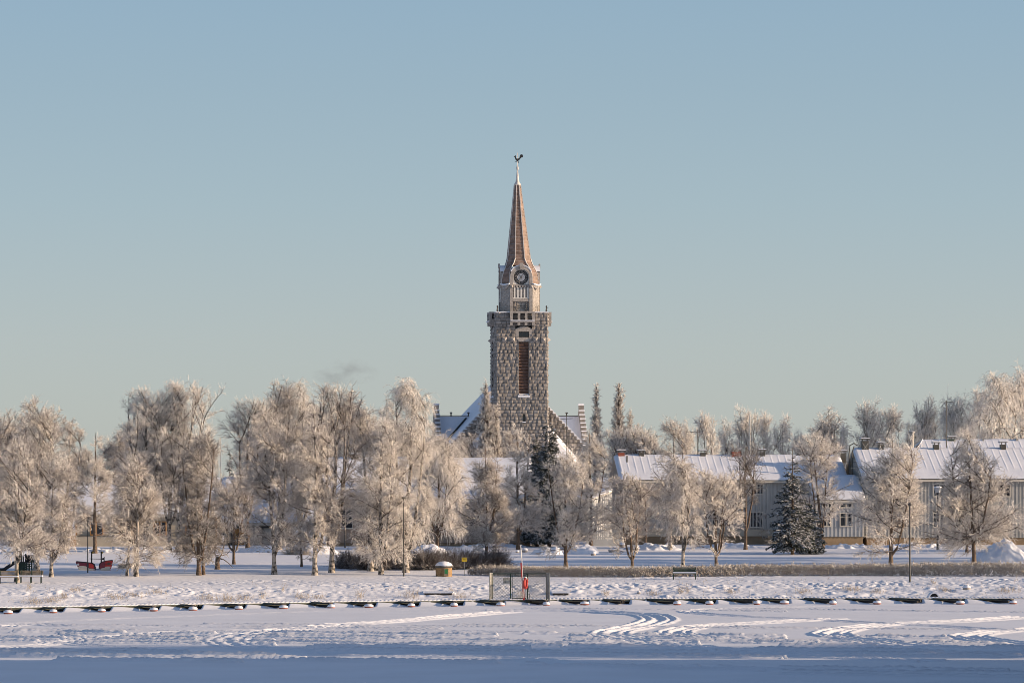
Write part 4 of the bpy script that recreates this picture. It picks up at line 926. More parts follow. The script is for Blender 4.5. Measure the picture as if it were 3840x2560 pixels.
def tree(kind, name, label, bx, br, top, half, cbrow, D=None, lead=0, dens=1.0, topx=None, bark='birch', frost='frost', seed=None, group=None, share=None, tw=1.45, r0=None, fork=None, trunks=()):
    if D is None: D = ground_D(bx, br)
    s = sc(D); X = (bx - 1920) * s; zg = float(gz(X, D)) - .08
    H = (EYE + (YH - top) * s - zg) * (.955 if kind in ('cone', 'linden', 'birch') else .98); cb = max(.04, (EYE + (YH - cbrow - (26 if D < 300 else 10)) * s - zg) / H); Rw = half * s * (.95 if kind == 'poplar' else 1.2 if kind == 'cone' else 1.32 if kind in ('cone', 'birch') else 1.05); tx = ((topx if topx is not None else bx) - bx) * s
    r = empty(name, (X, D, zg), 0, label, 'tree', group)
    if share:
        key = (kind, share, bark, frost)
        if key not in CACHE:
            tg, cg, lg = tree_geo(kind, 12, 3.0, .22, lead, dens, 900 + share, 0, 1.75)
            a = mesh_np('trunk', tg, M[bark], r, smooth=True); b = mesh_np('crown', cg, M[frost], r); c = mesh_np('branches', lg, M['limb'], r); CACHE[key] = (a.data, b.data, c.data)
        else:
            for nm, me in zip(('trunk', 'crown', 'branches'), CACHE[key]): o = bpy.data.objects.new(nm, me); col.objects.link(o); o.parent = r
        r.scale = (Rw / 2.4, Rw / 2.4, H / 12); r.rotation_euler = (0, 0, (seed or 0) * 1.7)
        r.location.x += tx * .5
        return r
    sd_ = seed if seed is not None else int(bx * 7 + top)
    tg, cg, lg = tree_geo(kind, H, Rw, cb, lead, dens, sd_, tx, tw, r0, fork)
    mesh_np('trunk', tg, M[bark], r, smooth=True); mesh_np('branches', lg, M['limb'], r)
    for k, (dx, dy, frac) in enumerate(trunks):          # extra stems rising beside the main one
        rng = np.random.default_rng(sd_ + k); t = np.linspace(0, 1, 10)
        q = np.stack([dx * s + (tx - dx * s) * t * .6, dy + 0 * t, H * frac * t], 1)[None]; mesh_np('trunk', [tubes(q, ((.03 + .009 * H) * (1 - t) ** .7 + .02)[None], 8)], M[bark], r, smooth=True)
    mesh_np('crown', cg, M[frost], r)
    return r
def spruce(name, label, bx, br, top, half, D=None, seed=1, blunt=.80, dens=1.0, low=.05):
    if D is None: D = ground_D(bx, br)
    s = sc(D); X = (bx - 1920) * s; zg = float(gz(X, D)) - .08; r = empty(name, (X, D, zg), 0, label, 'tree')
    H = EYE + (YH - top) * s - zg; Rw = half * s; rng = np.random.default_rng(seed)
    K0 = 8; t = np.linspace(0, 1, K0); q = np.stack([0 * t, 0 * t, H * t], 1)[None]
    mesh_np('trunk', [tubes(q, ((.05 + .012 * H) * (1 - t) + .015)[None], 8)], M['bark'], r, smooth=True)
    N1 = int(26 * H * dens); zt_ = H * (low + (1 - low) * (1 - np.sqrt(rng.random(N1)))); zt_ = np.sort(zt_); c = zt_ / H
    az = rng.uniform(0, 2 * np.pi, N1); lump = 1 + .22 * np.sin(az * 2 + zt_ * 1.3 + seed) + .25 * (rng.random(N1) - .5)
    L1 = Rw * ((1 - c) ** blunt * 1.05 + .03) * lump * np.clip(.72 + c * 2.5, 0, 1)
    up = .15 + .75 * c ** 2; d = np.stack([np.cos(az), np.sin(az), up], 1); p = np.stack([0 * az, 0 * az, zt_], 1)
    B1 = sweep(p, d, L1, 6, .14, .03, rng); r1 = np.clip(L1 * .012, .008, .04)[:, None] * np.linspace(1, .4, 6)[None]
    N2 = int(N1 * 15); i2 = rng.choice(N1, N2, p=(L1 + .1) / (L1 + .1).sum()); t2 = rng.uniform(.12, 1, N2); p, tan = at(B1, i2, t2)
    L2 = (L1[i2] * .26 * (1.2 - t2) + .14) * rng.uniform(.7, 1.2, N2); d2 = side(tan, R_(50) * rng.uniform(.5, 1.2, N2), rng, .85); B2 = sweep(p, d2, L2, 4, .12, .05, rng)
    rr = (rng.uniform(.030, .052, N2))[:, None] * np.array([.5, 1, .9, .3])[None]
    N3 = N2 * 3; i3 = rng.integers(0, N2, N3); p, tan = at(B2, i3, rng.uniform(.1, 1, N3)); B3 = sweep(p, side(tan, R_(45) * rng.uniform(.6, 1.3, N3), rng, .6), rng.uniform(.08, .22, N3), 3, .1, .02, rng)
    r3 = rng.uniform(.018, .036, N3)[:, None] * np.array([.7, 1, .25])[None]
    mesh_np('crown', [tubes(B1, r1, 3), tubes(B2, rr, 4), tubes(B3, r3, 3)], M['spruce'], r)
    return r
FR = 'front row park trees'; BK = 'tall trees beyond the houses'
# front rank, left to right
tree('birch', 'birch_tree', 'frosted birch with a sunlit white trunk behind the two benches at the far left', 63, 2182, 1650, 108, 2070, seed=11, dens=1.15, lead=1, topx=45)
tree('birch', 'birch_tree', 'greyish frosted birch between the playground and the red play boat', 192, 2163, 1712, 95, 2070, seed=12, dens=1.1, lead=1, topx=200)
tree('birch', 'birch_tree', 'pyramid shaped birch with three slim stems right of the red play boat', 512, 2160, 1697, 108, 2100, seed=13, dens=1.15, topx=505, trunks=((-38, .3, .6), (-12, 1.2, .7)))
tree('cone', 'linden_tree', 'broad dark twigged tree with a double stem left of the broken stump', 746, 2156, 1632, 98, 2070, seed=14, dens=1.5, lead=2, bark='bark', frost='frost3', topx=735, trunks=((16, .5, .7),))
tree('vase', 'willow_tree', 'low wide frosted tree spreading from a short trunk right of the broken stump', 877, 2115, 1800, 100, 2050, seed=15, dens=1.3, lead=2, bark='bark')
tree('birch', 'birch_tree', 'birch with a leaning pale trunk right of the low spreading tree', 1029, 2152, 1568, 92, 2040, seed=16, dens=1.15, topx=985, lead=1)
tree('cone', 'young_tree', 'small thin stemmed young tree between two birches left of the shrubs', 1131, 2124, 1905, 62, 2075, seed=17, dens=1.0, bark='bark')
tree('birch', 'birch_tree', 'birch with a bright curving trunk left of the dark stemmed birch', 1181, 2156, 1525, 88, 2040, seed=18, dens=1.15, lead=1, topx=1172)
tree('vase', 'birch_tree', 'open birch with a dark trunk and steep bare limbs before the tan house window', 1244, 2147, 1470, 105, 1980, seed=19, dens=.8, lead=3, topx=1265, frost='frost')
tree('birch', 'birch_tree', 'slim birch standing in the left end of the shrubs', 1391, 2141, 1478, 86, 2040, seed=20, dens=1.0, lead=1, topx=1350)
tree('birch', 'birch_tree', 'bright trunked birch with low sunlit boughs in front of the shrubs', 1429, 2155, 1578, 96, 2070, seed=21, dens=1.25, lead=1, frost='frost2')
tree('weep', 'weeping_birch', 'tallest weeping birch with hanging pale twigs behind the thin lamp post', 1523, 2146, 1418, 96, 2040, seed=22, dens=1.1, lead=2, topx=1548, frost='frost2')
tree('weep', 'weeping_willow', 'broad domed weeping willow leaning over the shrubs left of the church', 1640, 2072, 1642, 112, 2040, seed=23, dens=1.5, lead=4, topx=1648, bark='bark', frost='frost2', fork=.12)
tree('cone', 'linden_tree', 'cone shaped linden growing out of the hedge end by the yellow sign', 1825, 2126, 1645, 96, 2040, seed=24, dens=1.25, lead=1, bark='bark', fork=.25, topx=1822)
tree('cone', 'linden_tree', 'frosted linden with a low forked trunk behind the hedge, right of the chain link gate', 2122, 2130, 1690, 98, 2060, seed=25, dens=1.2, lead=2, bark='bark', frost='frost2', fork=.14, topx=2108)
tree('round' if False else 'linden', 'apple_tree', 'small tree on a v shaped double trunk behind the hedge', 2372, 2132, 1800, 92, 2050, seed=26, dens=1.1, lead=2, bark='bark', fork=.10, topx=2340)
tree('weep', 'weeping_birch', 'slender golden weeping birch directly behind the green bench', 2561, 2140, 1725, 76, 2020, seed=27, dens=1.1, lead=1, topx=2552)
tree('linden', 'linden_tree', 'round frosted linden on a brown trunk, first right of the green bench', 2686, 2130, 1785, 96, 2050, seed=28, dens=1.3, lead=3, bark='bark', frost='frost2', topx=2675)
tree('cone', 'linden_tree', 'large white frosted linden left of the slender bank lamp post', 3341, 2122, 1622, 125, 2060, seed=29, dens=1.5, lead=1, bark='bark', frost='frost2', topx=3345)
tree('cone', 'linden_tree', 'largest white frosted linden beside the big heap of cleared snow', 3653, 2115, 1622, 140, 2070, seed=30, dens=1.5, lead=2, bark='bark', frost='frost2', topx=3625, fork=.16)
# second rank
tree('tallround', 'birch_tree', 'large frosted birch with a thick grey trunk at the playground', 137, 2153, 1516, 118, 2040, seed=40, dens=1.15, lead=3, topx=160, r0=.2)
tree('tallround', 'birch_tree', 'frosted birch at the far left edge in front of the dark spruce', 40, 2072, 1560, 105, 2000, seed=41, dens=1.1, lead=2)
tree('tallround', 'birch_tree', 'frosted birch with a forked top between the far left birches and the narrow tree', 248, 2072, 1575, 72, 1990, seed=42, dens=1.0, lead=2, topx=262)
tree('cone', 'aspen_tree', 'narrow tall frosted aspen rising behind the play boat lamp post', 356, 2072, 1595, 68, 1960, seed=43, dens=1.0, bark='bark', frost='frost2', topx=365)
tree('tallround', 'birch_tree', 'tall birch forming the left crown of the high clump above the triple birch', 545, 2068, 1466, 128, 1960, seed=44, dens=1.05, lead=3, topx=540, frost='frost2')
tree('tallround', 'birch_tree', 'tall birch forming the middle crown of the high clump', 633, 2068, 1452, 95, 1940, seed=45, dens=1.0, lead=2, topx=660, frost='frost2')
tree('tallround', 'birch_tree', 'tall birch forming the right crown of the high clump, beside the thin flagpole', 668, 2069, 1454, 118, 1940, seed=46, dens=1.0, lead=3, topx=745, frost='frost2')
tree('vase', 'maple_tree', 'spiky frosted maple with rising branches right of the small dark spruce', 930, 2062, 1512, 96, 1900, seed=47, dens=1.0, lead=3, bark='bark', frost='frost2')
tree('tallround', 'birch_tree', 'dense tall birch, left of the twin crowns above the leaning birch', 1048, 2060, 1445, 90, 1930, seed=48, dens=1.05, lead=2)
tree('weep', 'birch_tree', 'dense tall birch, right of the twin crowns above the curving birch', 1130, 2060, 1436, 92, 1930, seed=49, dens=1.0, lead=2, frost='frost2')
tree('tallround', 'birch_tree', 'narrow pointed birch between the slim birch and the tallest weeping birch', 1457, 2064, 1476, 62, 1930, seed=50, dens=.9, lead=1, frost='frost2')
tree('weep', 'birch_tree', 'drooping birch crown touching the left gable of the church', 1588, 2060, 1514, 44, 1900, seed=51, dens=.9, lead=1, frost='frost2')
tree('cone', 'linden_tree', 'narrow frosted linden in front of the church tower, left of the dark spruce', 1944, 2060, 1576, 82, 1990, seed=52, dens=1.1, bark='bark', frost='frost2', lead=1, topx=1935)
tree('cone', 'linden_tree', 'narrow frosted linden over the gap between the tan and the grey house', 2217, 2062, 1584, 82, 1990, seed=53, dens=1.1, bark='bark', frost='frost2', lead=1, topx=2205)
tree('linden', 'young_tree', 'small bare dark tree before the lower left windows of the grey house', 2421, 2050, 1850, 60, 1990, seed=54, dens=.8, bark='bark')
tree('birch', 'birch_tree', 'tall frosted birch rising above the roof of the grey house, behind the golden weeping birch', 2512, 2062, 1552, 74, 1960, seed=55, dens=1.05, lead=1, topx=2528)
tree('vase', 'elm_tree', 'dark open tree with fan shaped branches left of the big snowy spruce', 2796, 2060, 1675, 72, 1960, seed=56, dens=.8, bark='bark', frost='frost3', lead=2)
tree('linden', 'young_tree', 'tiny frosted tree standing against the grey house, below its lower window', 2856, 2040, 1935, 34, 2010, seed=57, dens=1.0, bark='bark', frost='frost2')
tree('linden', 'linden_tree', 'pale frosted crown leaning out right behind the big snowy spruce', 3085, 2058, 1640, 88, 1960, seed=58, dens=1.1, bark='bark', frost='frost2', lead=2, topx=3050)
tree('cone', 'young_tree', 'thin trunked tree hidden behind the largest linden', 3626, 2072, 1760, 60, 1990, seed=59, dens=.7, bark='bark')
# conifers
spruce('spruce_tree', 'big dark spruce with snow on its tiers before the right end of the grey house', 2972, 2078, 1676, 96, seed=3)
spruce('spruce_tree', 'smaller dark spruce tucked against the right side of the big snowy spruce', 3036, 2074, 1860, 66, seed=4)
spruce('spruce_tree', 'dark snowy spruce in front of the right foot of the church tower', 2060, 2056, 1590, 66, D=364, seed=5, dens=2.6, blunt=.42)
spruce('spruce_tree', 'short dark spruce shoulder left of the church tower spruce', 2014, 2050, 1634, 46, D=366, seed=6, dens=2.4, blunt=.42)
spruce('spruce_tree', 'small blue dark spruce beside the thin flagpole left of centre', 862, 1990, 1684, 40, D=420, seed=7, dens=.7)
spruce('spruce_tree', 'dark spruce at the far left edge behind the birches', -10, 2060, 1555, 70, D=385, seed=8)
# poplars and far trees
def poplar(label, px, top, half, D=470, seed=1):
    return tree('cone', 'poplar_tree', label, px, 1960, top, half, 1850, D=D, seed=seed, bark='bark', frost='frost', group='column poplars')
KIND['poplar'] = ('tall', 12, -.03, -.02, -.02, (.2, .45), 3, .010)
for lb, px, top, hf in (('tall column poplar in front of the left edge of the church tower', 1822, 1424, 25), ('shorter column poplar against the left edge of the church tower', 1858, 1514, 20), ('column poplar standing alone right of the church', 2236, 1434, 19), ('broadest column poplar, second right of the church', 2320, 1434, 25),
                     ('half height column poplar next to the broadest one', 2363, 1532, 16), ('shortest column poplar tip right of the church', 2392, 1578, 10)):
    tree('poplar', 'poplar_tree', lb, px, 1960, top, hf, 1900, D=470 if px > 2000 else 440, seed=px, bark='bark', frost='frost2', group='column poplars', dens=4.2, tw=1.7, lead=0)
tree('bush', 'willow_tree', 'round warm frosted willow crown right of the poplars above the roof end', 2352, 1960, 1622, 92, 1960, D=455, seed=71, bark='bark', frost='frost2', dens=1.3, lead=4, tw=1.8, fork=.1)
tree('bush', 'willow_tree', 'round warm frosted willow crown left of the tall birch above the grey house', 2436, 1960, 1632, 52, 1960, D=452, seed=72, bark='bark', frost='frost2', dens=1.2, lead=4, tw=1.8, fork=.1)
tree('bush', 'willow_tree', 'bluish shaded round crown left of the poplars before the church wall', 1755, 1960, 1640, 50, 1960, D=500, seed=73, bark='bark', dens=1.2, lead=3, tw=1.3, fork=.1)
tree('bush', 'willow_tree', 'bluish shaded round crown at the foot of the church tower', 1905, 1960, 1632, 52, 1960, D=500, seed=74, bark='bark', dens=1.2, lead=3, tw=1.3, fork=.1)
far = [(2641, 1568, 46, 'tallround', 1, 'far birch behind the rooftop antenna over the grey house'), (2724, 1577, 33, 'birch', 2, 'narrow far birch left of the tall flagpole'), (2800, 1552, 50, 'tallround', 3, 'far birch crown directly behind the tall flagpole'),
       (2862, 1566, 38, 'tallround', 1, 'far birch crown just right of the tall flagpole'), (2934, 1562, 38, 'birch', 2, 'pointed far birch over the top of the big spruce, left side'), (2997, 1632, 34, 'tallround', 3, 'low far tree behind the tip of the big spruce'),
       (3094, 1556, 66, 'birch', 4, 'broad far birch above the gap between the two grey houses'), (3162, 1610, 20, 'tallround', 1, 'small dark far tree left of the braced chimney'), (3255, 1526, 54, 'tallround', 3, 'far birch right above the braced chimney'),
       (3345, 1546, 58, 'tallround', 1, 'far round tree behind the tip of the left white linden'), (3475, 1523, 46, 'tallround', 4, 'far tree between the metal flue and the tall antenna'), (3590, 1497, 58, 'weep', 5, 'far weeping birch right of the tall antenna'),
       (3672, 1470, 50, 'tallround', 6, 'far birch between the two weeping birches at the right edge'), (3752, 1412, 92, 'weep', 6, 'tallest far weeping birch near the right edge'), (3835, 1400, 66, 'weep', 5, 'far weeping birch cut by the right edge of the photo'),
       (2580, 1600, 34, 'birch', 4, 'low far birch left of the rooftop antenna'), (3420, 1590, 40, 'tallround', 6, 'low far tree behind the metal flue')]
for i, (px, top, hf, kd, shv, lb) in enumerate(far):
    tree(kd, 'birch_tree', lb, px, 1950, top, hf, 1850, D=440 + (i * 13) % 40, seed=i, share=shv, lead=2, group=BK, frost='frost2', dens=1.0)
# trees that fill the depth behind the left park, seen through the front ones
fill = [(20, 1640, 70), (100, 1600, 80), (310, 1690, 60), (430, 1640, 75), (500, 1590, 70), (600, 1620, 80), (770, 1660, 55), (960, 1600, 70), (1010, 1560, 75), (1100, 1580, 80), (1190, 1540, 75), (1290, 1520, 70), (1340, 1560, 70), (1400, 1570, 70), (1490, 1600, 70), (1560, 1620, 60)]
fl_ = ['birch at the far left edge', 'birch with the thick grey trunk', 'narrow aspen', 'pyramid shaped birch, right side', 'left crown of the high clump', 'triple stemmed birch', 'thin flagpole', 'spiky maple', 'birch with the leaning trunk', 'birch with the curving trunk', 'dark trunked birch', 'open limbs of the dark trunked birch', 'gap right of the dark trunked birch', 'slim birch in the shrubs', 'narrow pointed birch', 'drooping birch by the church']
for i, (px, top, hf) in enumerate(fill):
    tree(('tallround', 'birch')[i % 2], 'birch_tree', 'rear frosted birch showing through behind the ' + fl_[i], px, 1990, top, hf, 1900, D=392 + (i * 17) % 38, seed=i + 3, share=(3, 4)[i % 2], lead=2, group='rear birches behind the left park', frost='frost')
# trees right of the frame: the same avenue goes on there and throws the long streaks of shade
for i, (x, D) in enumerate(((52, 308), (58, 322), (60, 338), (78, 318), (90, 345), (52, 356), (110, 310), (64, 312))):
    px = 1920 + x / sc(D); tree('linden', 'linden_tree', 'linden of the avenue beyond the right edge of the photo', px, 2100, 1780 - 5.5 / sc(D), 2.6 / sc(D), 2000, D=D, seed=i, share=7, lead=3, group='avenue lindens beyond the right edge', bark='bark', frost='frost2')

for i in range(11):  # unseen row added to soften the edge of the foreground shade
    x = 36 + i * 7.5; D = 184 + (i * 5 % 4); px = 1920 + x / sc(D); tree('linden', 'linden_tree', 'linden added out of frame to fray the edge of the foreground shade', px, 2300, 1780 - (5.2 + (i * 7 % 3) * .5) / sc(D), 3.6 / sc(D), 2200, D=D, seed=i, share=7, lead=3, group='added lindens fraying the foreground shade', bark='bark', frost='frost2')
# ------------------------------------------------------------------ hedge and shrubs
def twig_mass(starts, dirs, L, K, grav, wob, r0, rng, n2=3, l2=(.08, .22), r2=.010):
    B = sweep(starts, dirs, L, K, grav, wob, rng); r = (r0 * rng.uniform(.7, 1.2, len(L)))[:, None] * np.linspace(1, .5, K)[None]
    out = [tubes(B, r, 3)]
    if n2:
        i = rng.integers(0, len(L), len(L) * n2); p, tan = at(B, i, rng.uniform(.2, 1, len(i))); b = sweep(p, side(tan, R_(45) * rng.uniform(.4, 1.4, len(i)), rng), rng.uniform(*l2, len(i)), 2, 0, 0, rng)
        out.append(tubes(b, (r2 * rng.uniform(.7, 1.2, len(i)))[:, None] * np.array([1, .5])[None], 3))
    return out
def hedge():
    rng = np.random.default_rng(8)
    pxs = np.array([1757, 2000, 2400, 2800, 3200, 3600, 3900]); rows = np.array([2156, 2163, 2164, 2160, 2159, 2160, 2160]); tops = np.array([2121, 2124, 2128, 2116, 2113, 2108, 2106])
    Ds = np.array([hit(p, r) for p, r in zip(pxs, rows)]); Xs = (pxs - 1920) * sc(Ds); Hs = (rows - tops) * sc(Ds)
    N = 17000; x = rng.uniform(Xs[0], Xs[-1], N); D = np.interp(x, Xs, Ds); hh = np.interp(x, Xs, Hs) * (1 + .12 * (vn(x / 1.3, x * 0, 5) - .5))
    dep = rng.uniform(0, 1.3, N); y = D + dep; end = np.clip((x - Xs[0]) / .8, .55, 1)
    z = gz(x, y) + hh * end * rng.uniform(.0, .82, N)
    d = np.stack([rng.normal(0, .55, N), rng.normal(0, .55, N), rng.uniform(.3, 1.2, N)], 1)
    d[dep < .35, 1] -= .6
    o = mesh_np('hedge', twig_mass(np.stack([x, y, z], 1), d, rng.uniform(.14, .34, N), 3, 0, .25, .019, rng, 1, (.08, .18), .015), M['hedge'])
    tag(o, 'long low clipped hedge with frosted twigs running behind the green bench to the right edge', 'hedge')
hedge()
def shrub(name, label, px, row, wpx, toprow, seed, n=900, droop=.03, lean=1.0, m='shrub', D=None, spread=1.0, group=None, L=None):
    D = D or hit(px, row); s = sc(D); X = (px - 1920) * s; zg = float(gz(X, D)) - .05; h = (row - toprow) * s; w = wpx * s
    r = empty(name, (X, D, zg), 0, label, 'shrub', group); rng = np.random.default_rng(seed)
    nb = 9; bx = rng.uniform(-w / 2, w / 2, nb) * .8; by = rng.uniform(-.2, 1.4, nb) * min(1, w); k = rng.integers(0, nb, n)
    p = np.stack([bx[k] + rng.normal(0, .06, n), by[k] + rng.normal(0, .06, n), 0 * k], 1)
    az = rng.uniform(0, 2 * np.pi, n); el = rng.uniform(.25, 1.35, n)
    d = np.stack([np.cos(az) * np.cos(el) * spread, np.sin(az) * np.cos(el) * .8, np.sin(el)], 1)
    L_ = h * rng.uniform(.55, 1.15, n) * 1.05
    out = twig_mass(p, d, L_, 6, droop, .08, .014, rng, 9, (.10, .38), .0095)
    mesh_np('crown', out, M[m], r); return r
shrub('juniper_shrub', 'dark spreading shrub at the left end of the thicket, behind the dark trunked birch', 1310, 2132, 90, 2068, 1, 700)
shrub('juniper_shrub', 'dark spreading shrub between the slim birch and the bright trunked birch', 1400, 2138, 100, 2062, 2, 800)
shrub('juniper_shrub', 'dark spreading shrub right of the bright trunked birch', 1480, 2134, 90, 2066, 3, 700)
shrub('juniper_shrub', 'dark spreading shrub behind the tall thin lamp post', 1570, 2138, 110, 2060, 4, 900)
shrub('juniper_shrub', 'dark spreading shrub behind the round bin', 1668, 2136, 110, 2062, 5, 900)
shrub('juniper_shrub', 'dark spreading shrub behind the yellow sign', 1755, 2132, 100, 2064, 6, 800)
shrub('juniper_shrub', 'shrub with long arching twigs at the right end of the thicket', 1840, 2130, 90, 2060, 7, 700)
shrub('low_shrub', 'low frosted shrub on the lawn behind the triple stemmed birch', 478, 2130, 60, 2110, 8, 160, m='weed', spread=1.6)
shrub('low_shrub', 'small frosted shrub left of the big snowy spruce on the house wall', 2905, 2045, 30, 2010, 9, 90, m='hedge')
shrub('low_shrub', 'pale frosted shrub under the small thin stemmed young tree', 1110, 2080, 90, 2052, 10, 260, m='weed', spread=1.3)
shrub('low_shrub', 'pale frosted shrub behind the thicket before the tan house', 1500, 2068, 120, 2040, 11, 300, m='weed', spread=1.3)
# weeds on the bank: nobody could count them
def weeds():
    rng = np.random.default_rng(12); P_ = []; D_ = []; L_ = []
    spots = [(130, 2262, 60, 26), (200, 2255, 40, 20), (240, 2240, 30, 18), (430, 2245, 50, 16), (500, 2235, 60, 14), (590, 2225, 40, 16), (780, 2250, 40, 26), (850, 2255, 50, 30), (920, 2245, 40, 20), (985, 2240, 14, 26), (1130, 2240, 50, 16), (1200, 2245, 30, 12), (1350, 2240, 16, 34), (1540, 2242, 40, 34), (1730, 2242, 40, 22), (1960, 2240, 30, 26),
             (2270, 2232, 20, 18), (2450, 2228, 30, 16), (2555, 2225, 20, 30), (2580, 2222, 6, 34), (2740, 2222, 30, 18), (3010, 2222, 40, 16), (3190, 2212, 60, 18), (3290, 2222, 40, 14), (3545, 2218, 40, 16), (3780, 2220, 60, 18), (110, 2210, 8, 28), (280, 2215, 30, 16), (1060, 2215, 6, 20), (1690, 2222, 10, 24), (3500, 2188, 10, 14)]
    for px, row, w, h in spots:
        D = hit(px, row); s = sc(D); n = int(12 + w * 1.1)
        x = (px - 1920 + rng.normal(0, w / 2.4, n)) * s; y = D + rng.normal(0, .5, n); z = gz(x, y) - .02
        P_.append(np.stack([x, y, z], 1)); D_.append(np.stack([rng.normal(0, .3, n), rng.normal(0, .3, n), np.ones(n)], 1)); L_.append(h * s * rng.uniform(.4, 1.2, n))
    n = 500; x = rng.uniform(-38, 38, n); y = yd(x) + rng.uniform(3.5, 14, n); P_.append(np.stack([x, y, gz(x, y)], 1)); D_.append(np.stack([rng.normal(0, .4, n), rng.normal(0, .4, n), np.ones(n)], 1)); L_.append(rng.uniform(.08, .32, n))
    o = mesh_np('weeds', twig_mass(np.concatenate(P_), np.concatenate(D_), np.concatenate(L_), 4, .06, .12, .0085, rng, 3, (.04, .12), .009), M['weed'])
    tag(o, 'frosted dry weeds and grass sticking out of the snowy bank behind the pontoon', 'weeds', kind='stuff')
weeds()
# ------------------------------------------------------------------ snow heaps and boulders
def heap(name, label, px, row, wpx, toprow, seed, lumps=.35, D=None, dep=None, cat='snow heap', cell=.12):
    D = D or hit(px, row); s = sc(D); w = wpx * s / 2; h = (row - toprow) * s; dp = dep or w * .7; X = (px - 1920) * s; zg = float(gz(X, D))
    nx = max(24, int(2 * w / cell)); ny = max(16, int(2 * dp / cell)); U, V = np.meshgrid(np.linspace(-1, 1, nx), np.linspace(-1, 1, ny))
    rr = np.sqrt(U ** 2 + V ** 2); ang = np.arctan2(V, U); edge = .82 + .18 * vn(np.cos(ang) * 2 + 5, np.sin(ang) * 2 + 5, seed)
    k = np.clip(1 - (rr / edge) ** 2, 0, 1) ** .75; x = U * w; y = V * dp
    z = h * k * (.35 + .85 * fbm(x / 1.0 + seed, y / 1.0, 3, seed)) + 1.25 * np.minimum(k * 3, 1) * lumps * (np.maximum(0, vn(x / .42, y / .42, seed + 3) - .45) * .9 + .35 * (fbm(x / .2, y / .2, 2, seed + 5) - .5)) - .12
    nxi = np.arange(nx - 1)[None, :] + nx * np.arange(ny - 1)[:, None]
    o = mesh_np(name, [(np.stack([x, y + dp * .6, z], -1), np.stack([nxi, nxi + 1, nxi + 1 + nx, nxi + nx], -1).reshape(-1, 4))], M['snow'], smooth=False, loc=(X, D, zg))
    return tag(o, label, cat, 'heaps of cleared snow' if cat == 'snow heap' else None)
heap('snow_heap', 'biggest heap of cleared snow, blue in the shade, at the right edge', 3765, 2104, 270, 2018, 1, .30)
heap('snow_heap', 'long low ploughed snow ridge in front of the right edge grey house', 3480, 2052, 420, 2034, 2, .35, dep=2)
heap('snow_heap', 'long low ploughed snow ridge between the spruce and the white linden', 3190, 2056, 260, 2034, 3, .35, dep=2)
heap('snow_heap', 'low ploughed snow ridge before the lower windows of the grey house', 2740, 2054, 320, 2032, 4, .35, dep=2)
heap('snow_heap', 'ploughed snow ridge before the left corner of the grey house', 2450, 2062, 260, 2030, 5, .4, dep=2)
heap('snow_heap', 'lumpy snow heap between the two lindens right of the lifebuoy pole', 2180, 2074, 160, 2026, 6, .55)
heap('snow_heap', 'lumpy snow heap in front of the porch of the tan house', 2050, 2078, 150, 2034, 7, .5)
heap('snow_heap', 'snow ridge along the base of the tan house, right half', 1850, 2050, 300, 2032, 8, .35, dep=1.8)
heap('snow_heap', 'sunlit snow heap above the right end of the dark thicket', 1760, 2074, 170, 2036, 9, .4)
heap('snow_heap', 'sunlit snow heap above the middle of the dark thicket', 1600, 2076, 160, 2034, 10, .4)
heap('snow_heap', 'smooth dome of snow right of the curving birch', 1180, 2076, 200, 2034, 11, .25)
heap('snow_heap', 'snow heap before the pavilion, right of the low spreading tree', 960, 2070, 170, 2046, 12, .45)
heap('snow_heap', 'low snow ridge along the sand coloured house', 470, 2070, 420, 2052, 13, .4, dep=2)
heap('snow_heap', 'low snow ridge at the far left edge behind the playground', 60, 2076, 260, 2050, 14, .4, dep=2)
def boulder(label, px, row, wpx, seed):
    D = hit(px, row); s = sc(D); r = wpx * s / 2; X = (px - 1920) * s; g = empty('boulder', (X, D, float(gz(X, D)) - .05), 0, label, 'boulder', 'snow capped boulders')
    def bl(k0, k1, sc_, dz):
        b = MB(); n = 12; prof = []
        for k in range(9):
            a = math.pi * (k0 + (k1 - k0) * k / 8); prof.append((max(.01, r * sc_ * math.sin(a)), r * .75 - r * .75 * sc_ * math.cos(a) + dz))
        b.lathe(prof, n); rn = random.Random(seed); b.v = [(x * (1 + rn.uniform(-.10, .10)), y * (1 + rn.uniform(-.1, .1)), z * (1 + rn.uniform(-.05, .05))) for x, y, z in b.v]; return b
    bl(.05, .75, 1, 0).build('rock', M['stone2'], g, True); bl(.52, .98, 1.06, .04).build('snow_cap', M['snow'], g, True)
for i, (px, row, w_, lb) in enumerate([(1968, 2070, 22, 'round snow capped boulder just right of the top of the lifebuoy pole'), (1940, 2072, 14, 'small snow capped boulder left of the lifebuoy pole top'), (2292, 2070, 22, 'round snow capped boulder left of the v shaped tree'), (2332, 2052, 26, 'snow capped boulder on the ridge above the v shaped tree'),
      (2385, 2066, 24, 'snow capped boulder right of the v shaped tree'), (986, 2068, 26, 'big snow capped boulder before the pavilion'), (966, 2070, 16, 'small snow capped boulder before the pavilion, left one'), (1006, 2070, 12, 'smallest snow capped boulder before the pavilion, right one'), (2225, 2082, 20, 'snow capped boulder below the lumpy heap between two lindens')]):
    boulder(lb, px, row, w_, i)
